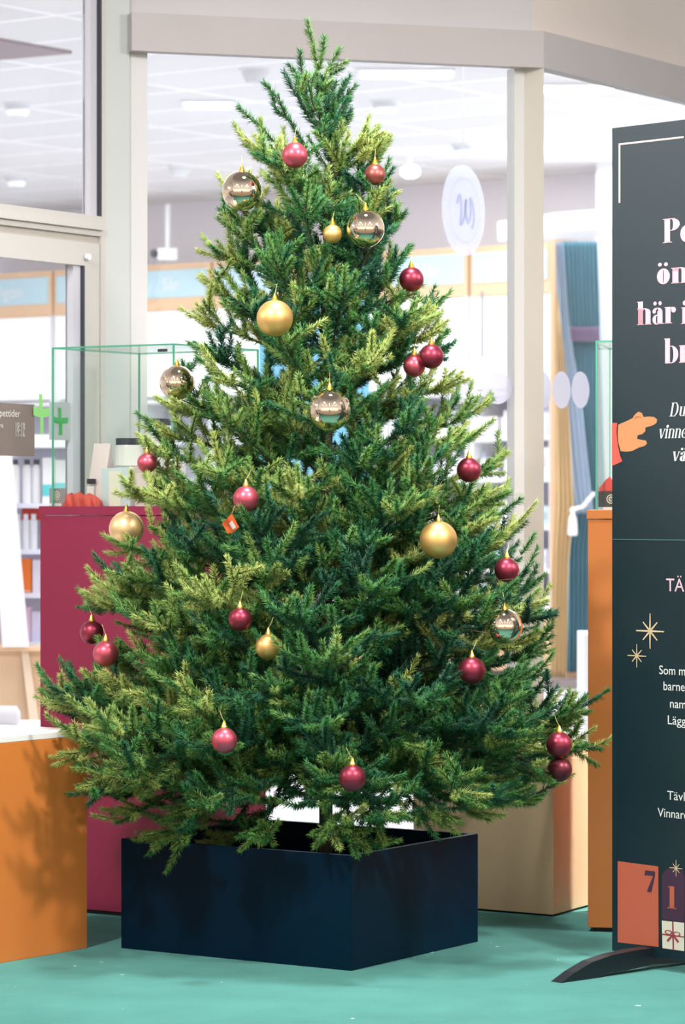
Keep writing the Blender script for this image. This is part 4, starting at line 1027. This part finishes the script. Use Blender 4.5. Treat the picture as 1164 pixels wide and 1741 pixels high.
# trunk
trk = MB(); trk.tube([(0, 0, .021), (0, 0, .9), (.005, 0, 1.6), (.02, 0, 2.15), (.012, 0, 2.25)], [.019, .018, .013, .007, .004], 12)
o = trk.build('trunk', mat('brown bark wrap', (66, 58, 40), .8, noise=.2, nscale=40)); o.parent = tree
Zup = Vector((0, 0, 1)); NSH = 0
def rv(s): return Vector(rs_.normal(0, s, 3))
def branch(root, tip, sag, tone0, spread=1.0, dens=1.0, inner=.28):
    """returns arrays of one branch: curved wood and needle-clad shoots"""
    root, tip = Vector(root), Vector(tip); L = (tip - root).length
    mid = (root + tip) / 2 + Zup * sag * L
    pts = []
    for i in range(9):
        t = i / 8; pts.append(root * (1 - t) ** 2 + mid * 2 * t * (1 - t) + tip * t * t)
    def at_(t):
        f = t * 8; i = min(int(f), 7); return pts[i].lerp(pts[i + 1], f - i), (pts[i + 1] - pts[i]).normalized()
    S = Shoots()
    def shoot(p, d, l, up, tone):
        d = Vector(d).normalized(); q = p + d * l
        if blocked(p, q): return
        S.add(p, d, l, up, min(max(tone, 0), 1))
    rollang = rs_.normal(0, .35)
    t = inner
    step = .066 / dens / max(L, .12); sgn = 1
    # needles along the main axis
    n_ax = max(int(L * (1 - inner) / .07), 1)
    for i in range(n_ax):
        t0 = inner + (1 - inner) * i / n_ax; p, d = at_(t0); q, _ = at_(min(t0 + (1 - inner) / n_ax, 1)); 
        if (q - p).length > .005: shoot(p, q - p, (q - p).length * 1.02, Zup + rv(.1), tone0 + rs_.normal(0, .06))
    while t < .97:
        p, d = at_(t); side = d.cross(Zup)
        if side.length < .05: side = Vector((1, 0, 0))
        side.normalize(); upn = side.cross(d).normalized()
        side = side * math.cos(rollang) + upn * math.sin(rollang)
        # lateral twig
        u = (t - inner) / (1 - inner)
        ll = spread * min(.34 * L, .25) * (1 - .62 * u) * (.75 + .5 * rs_.random()) + .035
        ang = math.radians(48 - 12 * u + rs_.normal(0, 7))
        ld = d * math.cos(ang) + side * sgn * math.sin(ang) + upn * rs_.normal(.24, .22)
        ld.normalize(); tn0 = tone0 + rs_.normal(0, .13)
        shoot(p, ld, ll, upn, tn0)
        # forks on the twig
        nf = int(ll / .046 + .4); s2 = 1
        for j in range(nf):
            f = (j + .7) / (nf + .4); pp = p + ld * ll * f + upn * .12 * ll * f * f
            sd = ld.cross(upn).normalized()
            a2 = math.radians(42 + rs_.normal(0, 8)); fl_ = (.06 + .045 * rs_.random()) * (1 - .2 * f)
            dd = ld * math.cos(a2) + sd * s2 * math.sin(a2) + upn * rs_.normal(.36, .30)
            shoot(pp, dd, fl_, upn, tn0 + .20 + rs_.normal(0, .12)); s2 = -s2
        # small upright twig
        if rs_.random() < .6:
            dd = d * .6 + upn * .75 + side * rs_.normal(0, .4); shoot(p, dd, .07 + .04 * rs_.random(), Zup, tn0 + .18)
        sgn = -sgn; t += step * (.8 + .4 * rs_.random())
    # tip fan
    p, d = at_(1.0); side = d.cross(Zup); side = side.normalized() if side.length > .05 else Vector((1, 0, 0)); upn = side.cross(d).normalized()
    for a in (-48, -24, 0, 26, 46):
        a = math.radians(a + rs_.normal(0, 6)); b = p - d * (.03 + .02 * abs(a))
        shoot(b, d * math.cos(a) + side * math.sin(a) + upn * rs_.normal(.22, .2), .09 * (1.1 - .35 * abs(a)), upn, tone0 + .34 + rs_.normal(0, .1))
    parts = [tube_arrays(pts, .0045 * (.6 + L), .0016)]
    global NSH; NSH += len(S.p)
    if S.p: parts.append(needle_arrays(S, seed=int(rs_.integers(1e6))))
    return parts
# whorls of branches, listed from the photograph's silhouette
specs = []
NB = 165; zlo, zhi = .37, 2.10
zz = []
for i in range(NB):
    u = (i + .5) / NB; z = zlo + (zhi - zlo) * (1 - math.sqrt(1 - u * .93)) / (1 - math.sqrt(1 - .93)); zz.append(z)
for i, z in enumerate(zz):
    phi = i * 2.39996 + rs_.normal(0, .12); cx, sy = math.cos(phi), math.sin(phi)
    R = Rad(z, cx, sy) * (.83 + .16 * rs_.random())
    if 1.22 < z < 1.85 and rs_.random() < (.55 if sy > 0 else .12): continue
    if z > 1.75: el = 38 + 16 * (z - 1.75) / .35
    elif z > .62: el = 12 + 24 * (z - .62) / 1.13
    else: el = -22 + 34 * (z - .28) / .34
    el = math.radians(el + rs_.normal(0, 5))
    while solid((TX + cx * R, TY + sy * R, z), .03) and R > .2: R -= .03
    zr = z - R * math.tan(el); zr = max(zr, .42)
    root = (TX, TY, zr); tip = (TX + cx * R, TY + sy * R, z)
    lit_side_tone = .36 + .10 * (-cx) + .06 * (z - 1)  # light from upper left put into the needle tone: left and top paler
    specs.append((sy, root, tip, rs_.normal(.10 if z > .6 else .16, .05), min(max(rs_.normal(lit_side_tone, .17), .12), .9)))
# long named tips at the silhouette
def side_branch(x, y, D=TY - .02, zr=None, tone=.5, el=.3):
    t = W(x, y, D)
    while solid(t, .035) and D > 7.9: D -= .03; t = W(x, y, D)
    t.x = TX + (t.x - TX) * (1 - .05 / max(abs(t.x - TX), .1)); L = abs(t.x - TX); zr = t.z - L * el if zr is None else zr
    specs.append((-1 if D < TY else 0, (TX, TY, max(zr, .45)), tuple(t), .08, tone))
for (x, y, e) in ((70, 1205, .05), (75, 1195, .2), (90, 1290, -.25), (140, 1030, .3), (170, 1010, .3), (1012, 1275, -.1), (995, 1240, .12), (960, 1330, -.3), (925, 1035, .35), (915, 1100, .2), (880, 925, .3), (830, 855, .3), (815, 745, .3), (795, 660, .35), (745, 560, .35), (735, 500, .4), (760, 575, .4), (695, 385, .5), (680, 345, .5), (665, 262, .55), (655, 245, .6), (845, 1390, -.45), (150, 1340, -.3), (185, 1390, -.4), (245, 740, .35), (205, 850, .3), (180, 935, .3), (272, 700, .35), (307, 550, .4), (330, 500, .4), (345, 438, .45), (402, 255, .6), (365, 380, .5), (240, 1425, -.45), (350, 1435, -.5)):
    side_branch(x, y, TY - .02 - .12 * rs_.random(), el=e, tone=min(max(rs_.normal(.58, .1), .2), .9))
for (x, y) in ((300, 1440), (440, 1430), (600, 1440), (560, 1425), (720, 1395), (640, 1400)):
    t = W(x, y, TY - .50 + .25 * abs(x - 540) / 300); specs.append((-1, (TX, TY, .56), tuple(t), .22, .35))
for k in range(13):                                                # short low skirt over the planter
    a = -math.pi / 2 + (k - 6) * .34; r = .28 + .24 * rs_.random(); z = .36 + .18 * rs_.random()
    specs.append((math.sin(a), (TX, TY, .55), (TX + r * math.cos(a), TY + r * math.sin(a), z), .2, .35 + .2 * rs_.random()))
for k in range(22):                                                # short fillers close to the trunk
    a = k * 2.4; r = .16 + .10 * rs_.random(); z = 1.0 + 1.15 * k / 22; r *= 1 - .35 * k / 22
    specs.append((math.sin(a) * .3, (TX, TY, z - .1), (TX + r * math.cos(a), TY + r * math.sin(a), z + .02), .05, .35 + .2 * rs_.random()))
specs.sort(key=lambda s: s[0])           # camera side first
rest = []
for i, (sy, root, tip, sag, tn0) in enumerate(specs):
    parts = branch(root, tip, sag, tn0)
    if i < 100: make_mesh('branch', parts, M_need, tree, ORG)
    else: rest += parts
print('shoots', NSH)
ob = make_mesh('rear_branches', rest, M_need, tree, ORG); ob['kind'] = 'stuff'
# leader and upper shoots, from the photograph
top = []
S = Shoots()
def lead(pxs, D, tone, w=.0022, L=.06, forks=True):
    pts = [W(x, y, D) for x, y in pxs]; top.append(tube_arrays(pts, w, w * .5))
    for a, b in zip(pts[:-1], pts[1:]):
        n = max(int((b - a).length / .055), 1)
        for i in range(n):
            p = a.lerp(b, i / n); q = a.lerp(b, (i + 1) / n)
            if not blocked(p, q): S.add(p, q - p, (q - p).length, (0.2, -.8, .5), tone + rs_.normal(0, .08))
            if forks and i + 1 < n + (b is pts[-1]) * 0 + 1 and rs_.random() < .8:
                d = (q - p).normalized(); sd = d.cross(Vector((0, -1, 0))).normalized() * (1 if rs_.random() < .5 else -1)
                dd = d * .8 + sd * .55 + Vector((0, rs_.normal(-.1, .3), 0)); l = .045 + .02 * rs_.random()
                if not blocked(p, p + dd * l): S.add(p, dd, l, (0, -1, .3), tone + .12)
D0 = TY
lead([(548, 250), (540, 170), (538, 110), (532, 78), (520, 36)], D0, .62, .003, forks=False)
lead([(540, 170), (534, 120), (547, 60), (548, 46)], D0 - .01, .4, .0012, forks=False) if False else None
lead([(541, 120), (548, 92), (550, 62)], D0 - .01, .6, forks=False)
lead([(541, 160), (556, 120), (578, 84)], D0 - .02, .6)
lead([(545, 150), (562, 128), (581, 117)], D0 + .01, .55, forks=False)
lead([(528, 200), (515, 140), (508, 88)], D0 - .03, .30)
lead([(530, 210), (505, 165), (480, 122)], D0 - .05, .28)
lead([(532, 190), (512, 160), (502, 130)], D0 - .07, .62)
lead([(535, 190), (525, 150), (522, 125)], D0 - .08, .5)
lead([(545, 200), (560, 165), (572, 140)], D0 - .06, .35)
lead([(545, 215), (570, 180), (588, 136)], D0 - .03, .4)
lead([(550, 205), (580, 170), (604, 146)], D0 + .02, .45)
lead([(550, 230), (575, 200), (590, 168)], D0 - .08, .4)
lead([(520, 250), (490, 205), (470, 165), (447, 142)], D0 + .02, .45, forks=False)
lead([(488, 200), (470, 190), (462, 160)], D0 + .02, .45, forks=False)
lead([(515, 290), (470, 245), (432, 208), (405, 184)], D0 + .0, .5, forks=False)
for k in range(26):
    a = rs_.random() * 2 * math.pi; z = 2.02 + .26 * rs_.random(); p = Vector((TX + .012, TY, z)); l = .07 + .05 * rs_.random()
    d = Vector((math.cos(a) * .7, math.sin(a) * .7, .85)).normalized()
    if not blocked(p, p + d * l): S.add(p, d, l, (0, 0, 1), min(max(rs_.normal(.42, .15), 0), 1))
top.append(needle_arrays(S, seed=5))
make_mesh('leader_shoot', top, M_need, tree, ORG)
# feet of the tree stand inside the planter
for k in range(4):
    a = math.pi / 4 + k * math.pi / 2; MB().tube([(0, 0, .05), (.18 * math.cos(a), .18 * math.sin(a), .028)], .01, 8).build('stand_leg', mat('stand steel', (30, 50, 40), .5)).parent = tree

# ------------------------------------------------------------------ baubles
def bauble_mat(name, c, rough, metal): return mat('bauble ' + name, c, rough, metal, noise=.0)
BM = {'rose': bauble_mat('rose', (206, 92, 108), .40, .8), 'wine': bauble_mat('wine', (150, 56, 74), .38, .8), 'brownred': bauble_mat('brownred', (166, 90, 84), .4, .75), 'darkwine': bauble_mat('darkwine', (112, 50, 60), .38, .8),
      'gold': bauble_mat('matte gold', (240, 190, 118), .44, .8), 'palegold': bauble_mat('pale gold', (240, 202, 150), .44, .8), 'mirror': bauble_mat('mirror gold', (250, 226, 198), .035, 1.0)}
M_cap = mat('gold cap', (222, 184, 84), .3, .9); M_str = mat('gold cord', (206, 190, 130), .6, .2)
def sphere_verts(c, r, nu=48, nv=28):
    return MB().lathe(c, [(max(r * math.sin(math.pi * i / nv), r * .004), -r * math.cos(math.pi * i / nv)) for i in range(nv + 1)], nu)
for c, r, kind, clr, lab in placed:
    e = empty('bauble', c, lab, 'bauble', 'baubles hanging on the Christmas tree')
    sphere_verts(c, r).build('ball', BM[kind], e, smooth=True)
    k = r / .033
    MB().lathe((c.x, c.y, c.z + r * .96), [(.0085, 0), (.0085, .003), (.006, .008), (.0028, .016), (.0022, .019)], 16).build('cap', M_cap, e, smooth=False)
    sw = rs_.normal(0, .006)
    MB().tube([(c.x, c.y, c.z + r * .96 + .017), (c.x + sw, c.y + .006, c.z + r + .026), (c.x + sw * 2, c.y + .02, c.z + r + .042)], .0005, 6).build('cord', M_str, e)
# orange hang tag in the branches
tg = W(392, 891, 8.16); te = empty('hang_tag', tg, 'orange square cardboard tag tucked in the branches under a pink bauble', 'tag')
tm = [(377, 890), (394, 873), (406, 896), (397, 905), (387, 907)]
V = [W(x, y, 8.16) for x, y in tm]; V = V + [v + Vector((0, .0012, 0)) for v in V]
n = len(tm); mesh_obj('card', V, [tuple(range(n)), tuple(range(n, 2 * n))[::-1]] + [(i, (i + 1) % n, n + (i + 1) % n, n + i) for i in range(n)], mat('orange card', (236, 100, 36), .6), te)
mesh_obj('white_print', [W(x, y, 8.1595) for x, y in ((389, 890), (394, 885), (401, 896), (396, 901))], [(0, 1, 2, 3)], mat('tag print', (232, 222, 226), .6), te)
MB().tube([W(394, 874, 8.16), W(398, 862, 8.19), W(404, 850, 8.24)], .0006, 5).build('string', M_str, te)

# ------------------------------------------------------------------ made-up mall behind the camera, added for reflections in the shiny baubles
struct('wall_mall', MB().box(-16, -6.2, 0, 16, -6, 4.6), mat('mall wall', (214, 206, 198), .7))
for k in range(6):
    x = -16 + k * 5.35
    struct('window_%d' % (4 + k), MB().box(x, -6.0, .25, x + 5.2, -5.95, 4.3), mat('added glow panel', (250, 244, 236), .5, emit=1.3))  # added glowing panels, no real windows, bright filling for the bauble reflections
slab = MB().box(-.35, -1.6, 0, .35, -1.2, 1.75).build('dark_slab', mat('kiosk dark', (30, 32, 40), .5), bevel=.02)  # unseen dark shape added for the middle of the bauble reflections
tag(slab, 'dark upright kiosk behind the camera, added for a small reflection in the shiny baubles', 'slab')
